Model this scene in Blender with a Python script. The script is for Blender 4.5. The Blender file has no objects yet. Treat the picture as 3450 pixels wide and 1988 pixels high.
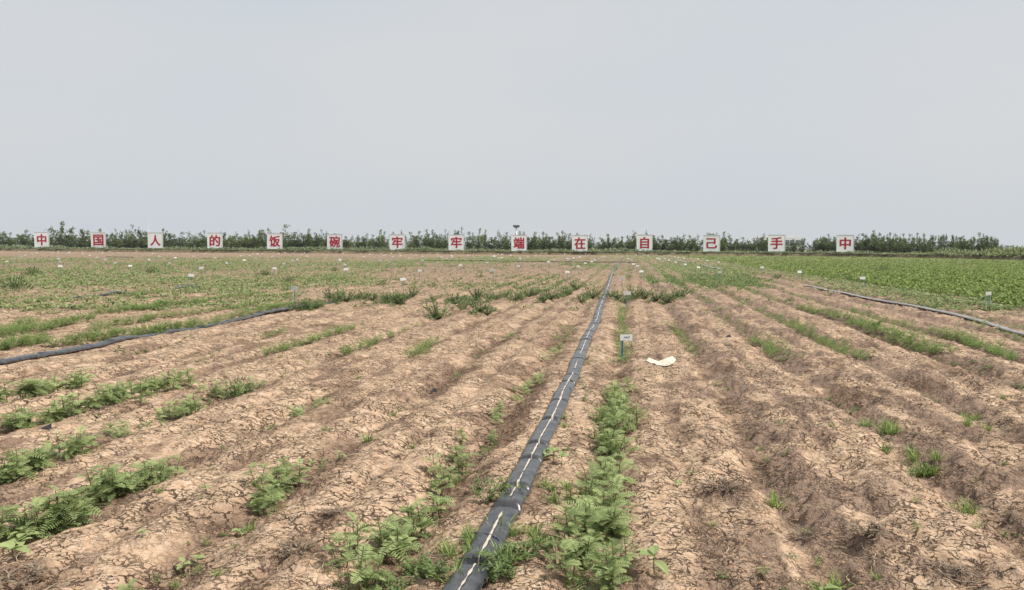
import bpy, math, random
import numpy as np
from mathutils import Vector, Matrix
rad = math.radians
S = bpy.context.scene
COL = S.collection
random.seed(7)
RNG = np.random.default_rng(11)

# ---------------------------------------------------------------- camera, sky, sun, exposure
F = 2587.5                      # focal length in photograph pixels (27 mm on 36 mm)
CAM_H = 1.5
CAM_R = (Matrix.Rotation(rad(8.72), 3, 'Z') @ Matrix.Rotation(rad(90 - 3.517), 3, 'X') @ Matrix.Rotation(rad(0.29), 3, 'Z'))
cd = bpy.data.cameras.new("camera"); cam = bpy.data.objects.new("camera", cd); COL.objects.link(cam)
cd.lens = 27; cd.sensor_width = 36; cd.clip_start = 0.05; cd.clip_end = 9000
cam.matrix_world = Matrix.Translation((0, 0, CAM_H)) @ CAM_R.to_4x4()
S.camera = cam
SUN_DIR = Vector((0.72, -0.10, 1.05)).normalized()      # towards the sun
world = bpy.data.worlds.new("World"); S.world = world; world.use_nodes = True
nt = world.node_tree; nt.nodes.clear()
def N(t, typ, **kw):
    n = t.nodes.new(typ)
    for k, v in kw.items(): setattr(n, k, v)
    return n
out = N(nt, 'ShaderNodeOutputWorld'); bg = N(nt, 'ShaderNodeBackground'); bg.inputs[1].default_value = 0.1
sky = N(nt, 'ShaderNodeTexSky', sky_type='NISHITA', sun_disc=False)
sky.sun_elevation = math.asin(SUN_DIR.z); sky.sun_rotation = math.atan2(SUN_DIR.x, SUN_DIR.y)
sky.air_density = 1.0; sky.dust_density = 5.0; sky.ozone_density = 1.0
tc = N(nt, 'ShaderNodeTexCoord'); mp = N(nt, 'ShaderNodeMapping'); mp.inputs['Scale'].default_value = (1.0, 1.0, 2.6)
nz = N(nt, 'ShaderNodeTexNoise'); nz.inputs['Scale'].default_value = 1.9; nz.inputs['Detail'].default_value = 4; nz.inputs['Roughness'].default_value = 0.45
cr = N(nt, 'ShaderNodeValToRGB')
cr.color_ramp.elements[0].position = 0.36; cr.color_ramp.elements[0].color = (0.65, 0.70, 0.75, 1)
cr.color_ramp.elements[1].position = 0.66; cr.color_ramp.elements[1].color = (0.71, 0.725, 0.74, 1)
sc10 = N(nt, 'ShaderNodeVectorMath', operation='SCALE'); sc10.inputs['Scale'].default_value = 10.0
mx = N(nt, 'ShaderNodeMix', data_type='RGBA'); mx.inputs[0].default_value = 0.90
L = nt.links.new
L(tc.outputs['Generated'], mp.inputs[0]); L(mp.outputs[0], nz.inputs['Vector']); L(nz.outputs[0], cr.inputs[0])
L(cr.outputs[0], sc10.inputs[0]); L(sky.outputs[0], mx.inputs[6]); L(sc10.outputs[0], mx.inputs[7])
L(mx.outputs[2], bg.inputs[0]); L(bg.outputs[0], out.inputs[0])
sl = bpy.data.lights.new("sun", 'SUN'); sun = bpy.data.objects.new("sun", sl); COL.objects.link(sun)
sl.energy = 5.0; sl.angle = rad(0.8); sl.color = (1.0, 0.93, 0.84)
sun.rotation_euler = (-SUN_DIR).to_track_quat('-Z', 'Y').to_euler()
S.view_settings.view_transform = 'Standard'; S.view_settings.look = 'None'
S.view_settings.exposure = 0.0; S.view_settings.gamma = 1.0
S.cycles.use_denoising = True; S.cycles.denoising_prefilter = 'ACCURATE'; S.cycles.max_bounces = 6; S.cycles.transparent_max_bounces = 4; S.cycles.volume_bounces = 0

# ---------------------------------------------------------------- photograph pixel <-> ground
RM = np.array(CAM_R)
def at(px, py, z=0.0):
    d = RM @ np.array([(px - 1725) / F, -(py - 994) / F, -1.0]); t = (z - CAM_H) / d[2]
    return np.array([t * d[0], t * d[1], z])
def at_depth(px, py, depth):
    d = RM @ np.array([(px - 1725) / F, -(py - 994) / F, -1.0])
    return d * depth + np.array([0, 0, CAM_H])
def proj(x, y, z=0.0):
    p = np.stack([x, y, np.zeros_like(x) + z - CAM_H], -1) @ RM
    w = np.where(p[..., 2] < -0.05, -p[..., 2], 1e9)
    return 1725 + F * p[..., 0] / w, 994 - F * p[..., 1] / w, w

# ---------------------------------------------------------------- noise
def hash2(xi, yi, seed):
    h = (xi.astype(np.int64) * 374761393 + yi.astype(np.int64) * 668265263 + seed * 974634777) & 0xffffffff
    h = ((h ^ (h >> 13)) * 1274126177) & 0xffffffff
    h = ((h ^ (h >> 16)) * 2246822519) & 0xffffffff
    return ((h ^ (h >> 15)) & 0xffffff) / float(0xffffff)
def vn(x, y, seed=0):
    xi = np.floor(x); yi = np.floor(y); fx = x - xi; fy = y - yi
    fx = fx * fx * fx * (fx * (fx * 6 - 15) + 10); fy = fy * fy * fy * (fy * (fy * 6 - 15) + 10)
    a = hash2(xi, yi, seed); b = hash2(xi + 1, yi, seed); c = hash2(xi, yi + 1, seed); d = hash2(xi + 1, yi + 1, seed)
    return (a + (b - a) * fx) + ((c + (d - c) * fx) - (a + (b - a) * fx)) * fy
def fbm(x, y, seed=0, o=3):
    s = 0; a = .5; t = 0
    for i in range(o): s = s + a * vn(x * 2 ** i + 17 * i, y * 2 ** i + 31 * i, seed + i); t += a; a *= .5
    return s / t
def sst(a, b, x):
    t = np.clip((x - a) / (b - a), 0, 1); return t * t * (3 - 2 * t)

# ---------------------------------------------------------------- field relief
MOUNDS = [(at(2921, 1824), .17, .05), (at(3196, 1925), .16, .05), (at(2720, 1784), .12, .05), (at(2990, 1365), .2, .05), (at(3260, 1480), .2, .04),
          (at(3330, 1290), .25, .05), (at(2890, 1275), .22, .04), (at(3100, 1275), .25, .05), (at(1130, 1740), .12, .03), (at(720, 1740), .15, -.03),
          (at(1000, 1860), .16, .025), (at(70, 1950), .2, .03), (at(2440, 1650), .2, .04), (at(2200, 1560), .15, .03)]
HOSES_FLAT = [-0.68]
def rowpos(x, y):
    xx = x + .05 * (vn(y * .35, x * .05, 5) - .5)
    P = np.where(xx < -.15, .99, 1.12)
    u = (xx + .15) / P
    d = (u - np.round(u)) * P
    return d, P
def relief(x, y):
    x = np.asarray(x, float); y = np.asarray(y, float)
    r = np.hypot(x, y)
    d, P = rowpos(x, y)
    ad = np.abs(d)
    m = .6 + .8 * fbm(x * .6, y * .35, 3, 2)
    bed = -.075 * np.exp(-(ad / .17) ** 2) * m - .028 * np.exp(-((P / 2 - ad) / .08) ** 2) * m
    hose = np.exp(-((x + .67) / .22) ** 2)
    bed = bed * (1 - .8 * hose)
    right = sst(.2, .9, x)
    big = (fbm(x * 1.1, y * .8, 21, 2) - .5) * .07
    mid = (fbm(x * 4.5, y * 3.2, 33, 3) - .5) * (.045 + .05 * right) + (fbm(x * 8.5, y * 7, 37, 2) - .5) * (.02 + .042 * right)
    cb = crumb(x, y)
    fine = (fbm(x * 15, y * 15, 41, 3) - .5) * (.016 + .06 * cb)
    h = bed + big + mid * (1 - .7 * hose) + fine * (1 - .6 * hose)
    for (p, s, a) in MOUNDS:
        h = h + a * np.exp(-((x - p[0]) ** 2 + (y - p[1]) ** 2) / s ** 2)
    return h * (1 - .55 * sst(25, 70, r))
def damp(x, y):  # dark patches along rows and hose, painted to stand in for plant shade
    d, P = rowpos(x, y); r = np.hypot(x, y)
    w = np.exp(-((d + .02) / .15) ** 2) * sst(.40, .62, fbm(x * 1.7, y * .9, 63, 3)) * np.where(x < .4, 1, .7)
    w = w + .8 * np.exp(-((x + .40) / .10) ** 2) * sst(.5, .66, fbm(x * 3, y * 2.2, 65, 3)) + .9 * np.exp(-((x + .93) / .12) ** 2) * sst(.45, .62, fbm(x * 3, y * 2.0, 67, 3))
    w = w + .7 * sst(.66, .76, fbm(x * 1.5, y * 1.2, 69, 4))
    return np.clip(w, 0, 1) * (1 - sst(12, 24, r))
def crumb(x, y):
    d, P = rowpos(x, y); ad = np.abs(d)
    right = sst(.1, .6, x)
    band = np.exp(-((d - .12) / .17) ** 2) * (.55 + .25 * right) + np.exp(-((P / 2 - ad) / .09) ** 2) * .38
    n = fbm(x * 3.0, y * 2.0, 57, 4)
    c = sst(.40, .80, band * .42 + n * .85 + right * .09 - .04)
    for (p, s, a) in MOUNDS:
        c = np.maximum(c, .95 * np.exp(-((x - p[0]) ** 2 + (y - p[1]) ** 2) / (s * 1.15) ** 2))
    return np.clip(c, 0, 1)
ZONES = [  # photo extents on the ground: x0, x1, y0, y1, cover
    (-400, 1900, 862, 870, .16), (-400, 900, 868, 899, .95), (880, 1160, 868, 899, .65), (1150, 1600, 872, 894, 1.3), (1590, 1900, 862, 902, .6),
    (-400, 1320, 896, 968, .50), (-400, 1010, 950, 1060, .38), (1300, 1970, 897, 1000, .30), (1900, 2180, 890, 926, .9), (1940, 2260, 848, 893, .5),
    (2170, 2570, 888, 966, 1.5), (2240, 2490, 850, 892, .85), (2100, 2300, 925, 1000, .10)]
def cover(x, y):
    px, py, w = proj(x, y)
    px = px + 70 * (fbm(x * .25, y * .12, 71, 2) - .5) * 2
    py = py + (py - 835) * .22 * (fbm(x * .2, y * .2, 75, 2) - .5) * 2
    c = np.full(x.shape, .03)
    for (a, b, e, f, v) in ZONES:
        fz = (f - 835) * .16
        k = sst(a - 60, a + 60, px) * (1 - sst(b - 60, b + 60, px)) * sst(e - 2, e + 3, py) * (1 - sst(f - fz, f + fz, py))
        c = np.maximum(c, v * k)
    d, P = rowpos(x, y)
    rowm = .30 + 1.0 * np.exp(-(d / .26) ** 2)
    c = c * np.where(w < 95, rowm, 1.0) * (.45 + 1.1 * sst(.36, .62, fbm(x * .22, y * .10, 79, 3)))
    strip = sst(7.4, 7.8, x) * (1 - sst(9.8, 10.4, x)) * sst(12, 18, y)
    c = np.maximum(c, (.38 + .5 * sst(8.6, 10.4, x)) * strip * (.4 + fbm(x * 1.2, y * .6, 81, 2)))
    g = sst(10.0, 10.7, x + .5 * (fbm(x * 0, y * .5, 83, 2) - .5) - np.clip(y - 30, 0, 60) * -.0) * sst(19, 24, y + 3 * vn(x * .3, y * 0, 9))
    return np.clip(np.maximum(c, g * (.8 + .3 * fbm(x * .4, y * .4, 85, 2))), 0, 1), g

# ---------------------------------------------------------------- mesh helpers
def mesh_np(name, V, Fq, mat, smooth=False, attrs=None, k=None):
    V = np.asarray(V, np.float32); Fq = np.asarray(Fq, np.int32); k = k or Fq.shape[1]
    me = bpy.data.meshes.new(name)
    me.vertices.add(len(V)); me.vertices.foreach_set('co', V.ravel())
    me.loops.add(Fq.size); me.loops.foreach_set('vertex_index', Fq.ravel())
    me.polygons.add(len(Fq)); me.polygons.foreach_set('loop_start', np.arange(0, Fq.size, k, dtype=np.int32))
    try: me.polygons.foreach_set('loop_total', np.full(len(Fq), k, np.int32))
    except Exception: pass
    me.polygons.foreach_set('use_smooth', np.full(len(Fq), smooth, bool))
    for an, av in (attrs or {}).items():
        a = me.attributes.new(an, 'FLOAT', 'POINT'); a.data.foreach_set('value', np.asarray(av, np.float32).ravel())
    me.update(calc_edges=True); me.validate()
    if mat: me.materials.append(mat)
    return me
def link(name, me, parent=None, loc=None):
    o = bpy.data.objects.new(name, me); COL.objects.link(o)
    if parent is not None: o.parent = parent
    if loc is not None: o.location = loc
    return o
def tag(o, label=None, cat=None, group=None, kind=None):
    if label: o['label'] = label
    if cat: o['category'] = cat
    if group: o['group'] = group
    if kind: o['kind'] = kind
    return o
def empty(name, loc, rz=0, scale=1.0):
    o = bpy.data.objects.new(name, None); o.empty_display_size = .1; COL.objects.link(o)
    o.location = loc; o.rotation_euler = (0, 0, rz); o.scale = (scale,) * 3 if not hasattr(scale, '__len__') else scale
    return o
class MB:
    """collects quads / boxes / tubes (quads only) into one mesh"""
    def __init__(s): s.v = []; s.f = []; s.t = []
    def add(s, V, Fq, tint=.5):
        b = len(s.v); s.v += [tuple(p) for p in V]; s.f += [tuple(i + b for i in q) for q in Fq]; s.t += [tint] * len(V)
    def box(s, c, d, rz=0, rx=0):
        cx, cy, cz = c; x, y, z = d[0] / 2, d[1] / 2, d[2] / 2
        M = Matrix.Rotation(rz, 3, 'Z') @ Matrix.Rotation(rx, 3, 'X')
        P = [Vector(c) + M @ Vector((i * x, j * y, k * z)) for k in (-1, 1) for j in (-1, 1) for i in (-1, 1)]
        s.add(P, [(0, 2, 3, 1), (4, 5, 7, 6), (0, 1, 5, 4), (2, 6, 7, 3), (1, 3, 7, 5), (0, 4, 6, 2)])
    def tube(s, pts, rs, n=6, tint=.5):
        pts = [Vector(p) for p in pts]
        if not hasattr(rs, '__len__'): rs = [rs] * len(pts)
        V = []
        for i, p in enumerate(pts):
            t = (pts[min(i + 1, len(pts) - 1)] - pts[max(i - 1, 0)]).normalized()
            a = t.orthogonal().normalized(); b = t.cross(a)
            V += [p + (a * math.cos(2 * math.pi * j / n) + b * math.sin(2 * math.pi * j / n)) * rs[i] for j in range(n)]
        Fq = [(i * n + j, i * n + (j + 1) % n, (i + 1) * n + (j + 1) % n, (i + 1) * n + j) for i in range(len(pts) - 1) for j in range(n)]
        m = (len(pts) - 1) * n
        if n == 4: Fq += [(3, 2, 1, 0), (m, m + 1, m + 2, m + 3)]
        elif n == 6: Fq += [(3, 2, 1, 0), (5, 4, 3, 0), (m, m + 1, m + 2, m + 3), (m, m + 3, m + 4, m + 5)]
        s.add(V, Fq, tint)
    def arr(s): return np.array(s.v, np.float32), np.array(s.f, np.int32), np.array(s.t, np.float32)
    def mesh(s, name, mat, smooth=False):
        V, Fq, T = s.arr(); return mesh_np(name, V, Fq, mat, smooth, {'tint': T})

# ---------------------------------------------------------------- materials
def mat_new(name):
    m = bpy.data.materials.new(name); m.use_nodes = True; m.node_tree.nodes.clear(); return m, m.node_tree
def plain(name, col, rough=.6, spec=.3, noise=.12, scale=20, metal=0):
    m, t = mat_new(name); o = N(t, 'ShaderNodeOutputMaterial'); p = N(t, 'ShaderNodeBsdfPrincipled')
    n = N(t, 'ShaderNodeTexNoise'); n.inputs['Scale'].default_value = scale; n.inputs['Detail'].default_value = 4
    g = N(t, 'ShaderNodeNewGeometry'); t.links.new(g.outputs['Position'], n.inputs['Vector'])
    mr = N(t, 'ShaderNodeMapRange'); mr.inputs['To Min'].default_value = 1 - noise * 2; mr.inputs['To Max'].default_value = 1 + noise * 2
    t.links.new(n.outputs[0], mr.inputs[0])
    v = N(t, 'ShaderNodeVectorMath', operation='SCALE'); v.inputs[0].default_value = col[:3]; t.links.new(mr.outputs[0], v.inputs['Scale'])
    t.links.new(v.outputs[0], p.inputs['Base Color']); p.inputs['Roughness'].default_value = rough; p.inputs['Metallic'].default_value = metal
    p.inputs['Specular IOR Level'].default_value = spec
    t.links.new(p.outputs[0], o.inputs[0]); return m
def leaf_mat(name, ca, cb, trans=.28, rough=.55, spec=.25, objvar=.25):
    m, t = mat_new(name); o = N(t, 'ShaderNodeOutputMaterial')
    at_ = N(t, 'ShaderNodeAttribute', attribute_name='tint')
    oi = N(t, 'ShaderNodeObjectInfo')
    ma = N(t, 'ShaderNodeMath', operation='MULTIPLY_ADD'); ma.inputs[1].default_value = objvar; t.links.new(oi.outputs['Random'], ma.inputs[0]); t.links.new(at_.outputs['Fac'], ma.inputs[2])
    mxx = N(t, 'ShaderNodeMix', data_type='RGBA'); mxx.inputs[6].default_value = (*ca, 1); mxx.inputs[7].default_value = (*cb, 1)
    t.links.new(ma.outputs[0], mxx.inputs[0])
    p = N(t, 'ShaderNodeBsdfPrincipled'); p.inputs['Roughness'].default_value = rough; p.inputs['Specular IOR Level'].default_value = spec
    tr = N(t, 'ShaderNodeBsdfTranslucent'); mxs = N(t, 'ShaderNodeMixShader'); mxs.inputs[0].default_value = trans
    t.links.new(mxx.outputs[2], p.inputs['Base Color']); t.links.new(mxx.outputs[2], tr.inputs[0])
    t.links.new(p.outputs[0], mxs.inputs[1]); t.links.new(tr.outputs[0], mxs.inputs[2]); t.links.new(mxs.outputs[0], o.inputs[0]); return m
M_CROP = leaf_mat('crop_leaf', (.155, .23, .075), (.37, .45, .195), trans=.35, objvar=.4)
M_GRASS = leaf_mat('grass_leaf', (.13, .20, .05), (.31, .40, .13), trans=.35)
M_WEED = leaf_mat('weed_leaf', (.08, .14, .045), (.21, .28, .10))
M_DARKW = leaf_mat('dark_weed_leaf', (.045, .085, .03), (.13, .19, .07))
M_DULL = leaf_mat('dull_crop_leaf', (.15, .205, .075), (.31, .36, .155))
M_BRIGHT = leaf_mat('bright_crop_leaf', (.10, .158, .036), (.26, .335, .088))
M_TREE = leaf_mat('tree_leaf', (.055, .088, .025), (.17, .225, .07), trans=.2)
M_TREEL = leaf_mat('pale_tree_leaf', (.075, .11, .03), (.20, .25, .08), trans=.2)
M_SHRUB = leaf_mat('shrub_leaf', (.13, .165, .08), (.27, .31, .18), trans=.2)
M_FAR = leaf_mat('far_leaf', (.05, .075, .04), (.09, .115, .06), trans=.1)
M_FORB = leaf_mat('bush_leaf', (.085, .145, .05), (.21, .28, .11), trans=.3)
M_FINE = leaf_mat('fine_crop_leaf', (.11, .19, .045), (.28, .38, .12), trans=.35)
M_STEM = plain('stem', (.13, .15, .06), .7)
M_BARK = plain('bark', (.10, .08, .06), .9)
M_STRAW = plain('straw', (.46, .37, .25), .8)
M_TWIG = plain('twig', (.15, .105, .075), .9)
M_BOARD = plain('board_paint', (.82, .84, .86), .5, noise=.07, scale=.9)
M_RED = plain('red_lettering', (.40, .008, .032), .45, noise=.05, scale=2)
M_FRAME = plain('pale_frame', (.60, .62, .64), .5)
M_STEEL = plain('grey_steel', (.22, .23, .24), .5)
M_WHITE = plain('white_paint', (.88, .88, .88), .4, noise=.03)
M_TAG = plain('tag_card', (.74, .74, .73), .5, noise=.04)
M_INK = plain('ink', (.05, .05, .06), .6)
M_BLUE = plain('blue_stake', (.045, .20, .46), .5)
M_GSTAKE = plain('grey_blue_stake', (.20, .27, .33), .5)
M_PAPER = plain('cream_paper', (.60, .56, .46), .8, noise=.25, scale=35)
M_STRIPE = plain('dried_mud', (.50, .445, .36), .9, noise=.25, scale=60)
M_TUBE = plain('drip_tube', (.10, .10, .11), .4)
M_CGLASS = plain('pale_glass', (.22, .24, .26), .12, .6)
M_GLASS = plain('dark_glass', (.03, .035, .04), .1, .5)
M_RUB = plain('rubber', (.03, .03, .03), .8)
M_FILM = plain('black_film', (.03, .03, .035), .4)

def hose_mat(name, col, dust, dustf):
    m, t = mat_new(name); o = N(t, 'ShaderNodeOutputMaterial'); p = N(t, 'ShaderNodeBsdfPrincipled')
    g = N(t, 'ShaderNodeNewGeometry'); n = N(t, 'ShaderNodeTexNoise'); n.inputs['Scale'].default_value = 14; n.inputs['Detail'].default_value = 6
    t.links.new(g.outputs['Position'], n.inputs['Vector'])
    a = N(t, 'ShaderNodeAttribute', attribute_name='tint')          # across the hose, 0..1
    w = N(t, 'ShaderNodeMath', operation='PINGPONG'); w.inputs[1].default_value = .17; t.links.new(a.outputs['Fac'], w.inputs[0])
    ln = N(t, 'ShaderNodeMapRange'); ln.inputs['From Min'].default_value = .0; ln.inputs['From Max'].default_value = .016; ln.inputs['To Min'].default_value = .35; ln.inputs['To Max'].default_value = 0
    t.links.new(w.outputs[0], ln.inputs[0])
    r = N(t, 'ShaderNodeMapRange'); r.inputs['From Min'].default_value = .35; r.inputs['From Max'].default_value = .75; r.inputs['To Max'].default_value = dustf
    t.links.new(n.outputs[0], r.inputs[0])
    ad = N(t, 'ShaderNodeMath', operation='MULTIPLY_ADD', use_clamp=True); t.links.new(ln.outputs[0], ad.inputs[0]); t.links.new(n.outputs[0], ad.inputs[1]); t.links.new(r.outputs[0], ad.inputs[2])
    mxx = N(t, 'ShaderNodeMix', data_type='RGBA'); mxx.inputs[6].default_value = (*col, 1); mxx.inputs[7].default_value = (*dust, 1); t.links.new(ad.outputs[0], mxx.inputs[0])
    t.links.new(mxx.outputs[2], p.inputs['Base Color']); p.inputs['Roughness'].default_value = .26; p.inputs['Specular IOR Level'].default_value = .55
    b = N(t, 'ShaderNodeBump'); b.inputs['Strength'].default_value = .15; b.inputs['Distance'].default_value = .01; t.links.new(n.outputs[0], b.inputs['Height']); t.links.new(b.outputs[0], p.inputs['Normal'])
    t.links.new(p.outputs[0], o.inputs[0]); return m
M_HOSE = hose_mat('black_hose', (.028, .031, .037), (.20, .195, .19), .3)
M_HOSER = hose_mat('dusty_hose', (.17, .16, .155), (.42, .38, .34), .9)

def soil_mat():
    m, t = mat_new('dry_soil'); o = N(t, 'ShaderNodeOutputMaterial'); p = N(t, 'ShaderNodeBsdfPrincipled'); l = t.links.new
    g = N(t, 'ShaderNodeNewGeometry'); P = g.outputs['Position']
    def noise(scale, det=4, rough=.5, vec=P):
        n = N(t, 'ShaderNodeTexNoise'); n.inputs['Scale'].default_value = scale; n.inputs['Detail'].default_value = det; n.inputs['Roughness'].default_value = rough
        l(vec, n.inputs['Vector']); return n
    def rng(src, a, b, c=0., d=1.):
        r = N(t, 'ShaderNodeMapRange'); r.inputs[1].default_value = a; r.inputs[2].default_value = b; r.inputs[3].default_value = c; r.inputs[4].default_value = d; l(src, r.inputs[0]); return r.outputs[0]
    def math_(op, a, b, clamp=False):
        n = N(t, 'ShaderNodeMath', operation=op, use_clamp=clamp)
        for i, v in enumerate((a, b)):
            if hasattr(v, 'links'): l(v, n.inputs[i])
            else: n.inputs[i].default_value = v
        return n.outputs[0]
    def mix(f, a, b):
        n = N(t, 'ShaderNodeMix', data_type='RGBA')
        for i, v in ((0, f), (6, a), (7, b)):
            if hasattr(v, 'links'): l(v, n.inputs[i])
            else: n.inputs[i].default_value = v if i == 0 else (*v, 1)
        return n.outputs[2]
    crumbA = N(t, 'ShaderNodeAttribute', attribute_name='crumb').outputs['Fac']
    painted_shadeA = N(t, 'ShaderNodeAttribute', attribute_name='damp').outputs['Fac']
    greenA = N(t, 'ShaderNodeAttribute', attribute_name='cover').outputs['Fac']
    nearA = N(t, 'ShaderNodeAttribute', attribute_name='near').outputs['Fac']
    # warped position for the cracks
    wn = noise(11, 4, .65); wsub = N(t, 'ShaderNodeVectorMath', operation='SUBTRACT'); l(wn.outputs['Color'], wsub.inputs[0]); wsub.inputs[1].default_value = (.5, .5, .5)
    wsc = N(t, 'ShaderNodeVectorMath', operation='SCALE'); l(wsub.outputs[0], wsc.inputs[0]); wsc.inputs['Scale'].default_value = .13
    wad = N(t, 'ShaderNodeVectorMath', operation='ADD'); l(P, wad.inputs[0]); l(wsc.outputs[0], wad.inputs[1])
    flat = N(t, 'ShaderNodeVectorMath', operation='MULTIPLY'); l(wad.outputs[0], flat.inputs[0]); flat.inputs[1].default_value = (1, 1, 0)
    def cracks(scale, width, seed):
        off = N(t, 'ShaderNodeVectorMath', operation='ADD'); l(flat.outputs[0], off.inputs[0]); off.inputs[1].default_value = (seed, seed * 1.7, 0)
        v = N(t, 'ShaderNodeTexVoronoi', feature='DISTANCE_TO_EDGE', voronoi_dimensions='2D'); v.inputs['Scale'].default_value = scale; v.inputs['Randomness'].default_value = 1
        l(off.outputs[0], v.inputs['Vector']); return v.outputs['Distance'], width * scale
    smooth = rng(noise(1.6, 3, .6).outputs[0], .36, .50, .25, 1)
    m1 = math_('MULTIPLY', rng(noise(7.5, 3, .6).outputs[0], .43, .53), smooth); m2 = math_('MULTIPLY', rng(noise(9.3, 3, .6).outputs[0], .44, .53), smooth)
    d1, w1 = cracks(9.5, .0066, 0.); d2, w2 = cracks(27.0, .0044, 3.3)
    c1 = math_('MULTIPLY', rng(d1, w1 * .35, w1, 1, 0), m1); c2 = math_('MULTIPLY', rng(d2, w2 * .3, w2, 1, 0), m2)
    ck = math_('MAXIMUM', c1, math_('MULTIPLY', c2, .9))
    ck = math_('MULTIPLY', ck, rng(crumbA, .35, .9, 1, .7))
    # colours
    nb = noise(1.3, 4); nf = noise(55, 5, .65); nm = noise(14, 5, .6)
    base = mix(rng(nb.outputs[0], .35, .66), (.49, .35, .237), (.385, .27, .182))
    base = mix(rng(nm.outputs[0], .46, .64), base, (.575, .435, .315))
    xg = N(t, 'ShaderNodeSeparateXYZ'); l(P, xg.inputs[0])
    right = rng(xg.outputs[0], .0, 1.0)
    dark = mix(right, (.25, .165, .115), (.245, .178, .145))
    dk = mix(rng(nf.outputs[0], .42, .62), dark, (.39, .28, .205))
    cm = rng(math_('ADD', crumbA, math_('MULTIPLY', math_('SUBTRACT', nm.outputs[0], .5), 1.5)), .26, .80)
    col = mix(math_('MULTIPLY', cm, .88), base, dk)
    shade_m = rng(math_('ADD', painted_shadeA, math_('MULTIPLY', math_('SUBTRACT', nm.outputs[0], .5), .8)), .35, .75)
    col = mix(math_('MULTIPLY', shade_m, .68), col, (.17, .11, .075))  # plant shade mixed into the soil colour
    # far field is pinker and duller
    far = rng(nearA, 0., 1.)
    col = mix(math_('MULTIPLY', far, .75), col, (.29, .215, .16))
    col = mix(math_('MULTIPLY', rng(noise(6.5, 6, .78).outputs[0], .51, .62), .6), col, (.21, .145, .105))
    col = mix(math_('MULTIPLY', rng(nf.outputs[0],   .55, .65), .52), col, (.19, .125, .088))
    col = mix(math_('MULTIPLY', rng(noise(24, 4, .7).outputs[0], .58, .67), .5), col, (.21, .14, .10))
    col = mix(math_('MULTIPLY', ck, .93), col, (.045, .028, .02))
    gm = rng(math_('ADD', greenA, math_('MULTIPLY', math_('SUBTRACT', noise(2.2, 5, .7).outputs[0], .5), .9)), .30, .75)
    gcol = mix(rng(noise(3.7, 3).outputs[0], .35, .65), (.15, .185, .07), (.23, .245, .115))
    col = mix(math_('MULTIPLY', gm, .85), col, gcol)
    l(col, p.inputs['Base Color']); p.inputs['Roughness'].default_value = .95; p.inputs['Specular IOR Level'].default_value = .08
    h = math_('ADD', math_('MULTIPLY', nm.outputs[0], .018), math_('MULTIPLY', nf.outputs[0], math_('ADD', .004, math_('MULTIPLY', cm, .018))))
    h = math_('SUBTRACT', h, math_('MULTIPLY', ck, .014))
    b = N(t, 'ShaderNodeBump'); b.inputs['Strength'].default_value = 1.0; b.inputs['Distance'].default_value = 1.3; l(h, b.inputs['Height']); l(b.outputs[0], p.inputs['Normal'])
    l(p.outputs[0], o.inputs[0]); return m
M_SOIL = soil_mat()
M_CLOD = plain('clod_soil', (.36, .24, .16), .95, .05, .35, 30)
M_BANK = None

# ---------------------------------------------------------------- ground: one sheet, fine near the camera, out to the horizon
heading = 90 + 8.72
fine_a = np.arange(-40, 40, .06); coarse = np.arange(40, 320, 4.0)
ang = np.radians(heading + np.concatenate([fine_a, coarse]))
dep = np.arange(33.0, 1.45, -.055); rr = np.concatenate([[.35, .9, 1.5], CAM_H / np.tan(np.radians(dep)), np.geomspace(61, 6000, 90)])
rr = np.unique(rr)
A, Rr = np.meshgrid(ang, rr)
GX = Rr * np.cos(A); GY = Rr * np.sin(A)
GZ = relief(GX.ravel(), GY.ravel()).reshape(GX.shape)
GZ[Rr > 400] *= 0
na, nr = len(ang), len(rr)
V = np.stack([GX, GY, GZ], -1).reshape(-1, 3)
i = np.arange(nr - 1)[:, None]; j = np.arange(na)[None, :]; j2 = (j + 1) % na
Q = np.stack([i * na + j, (i + 1) * na + j, (i + 1) * na + j2, i * na + j2], -1).reshape(-1, 4)[:, ::-1]
V = np.vstack([V, [[0, 0, 0.0]]]); gx, gy = V[:, 0], V[:, 1]; gr = np.hypot(gx, gy)
cov, _g = cover(gx, gy)
cov = cov * sst(13, 26, gr); cov[(gr > 260)] = .8
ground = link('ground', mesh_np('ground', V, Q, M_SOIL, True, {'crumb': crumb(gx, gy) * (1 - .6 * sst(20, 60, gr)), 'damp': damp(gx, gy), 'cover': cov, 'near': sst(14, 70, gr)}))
tag(ground, kind='structure')

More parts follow.
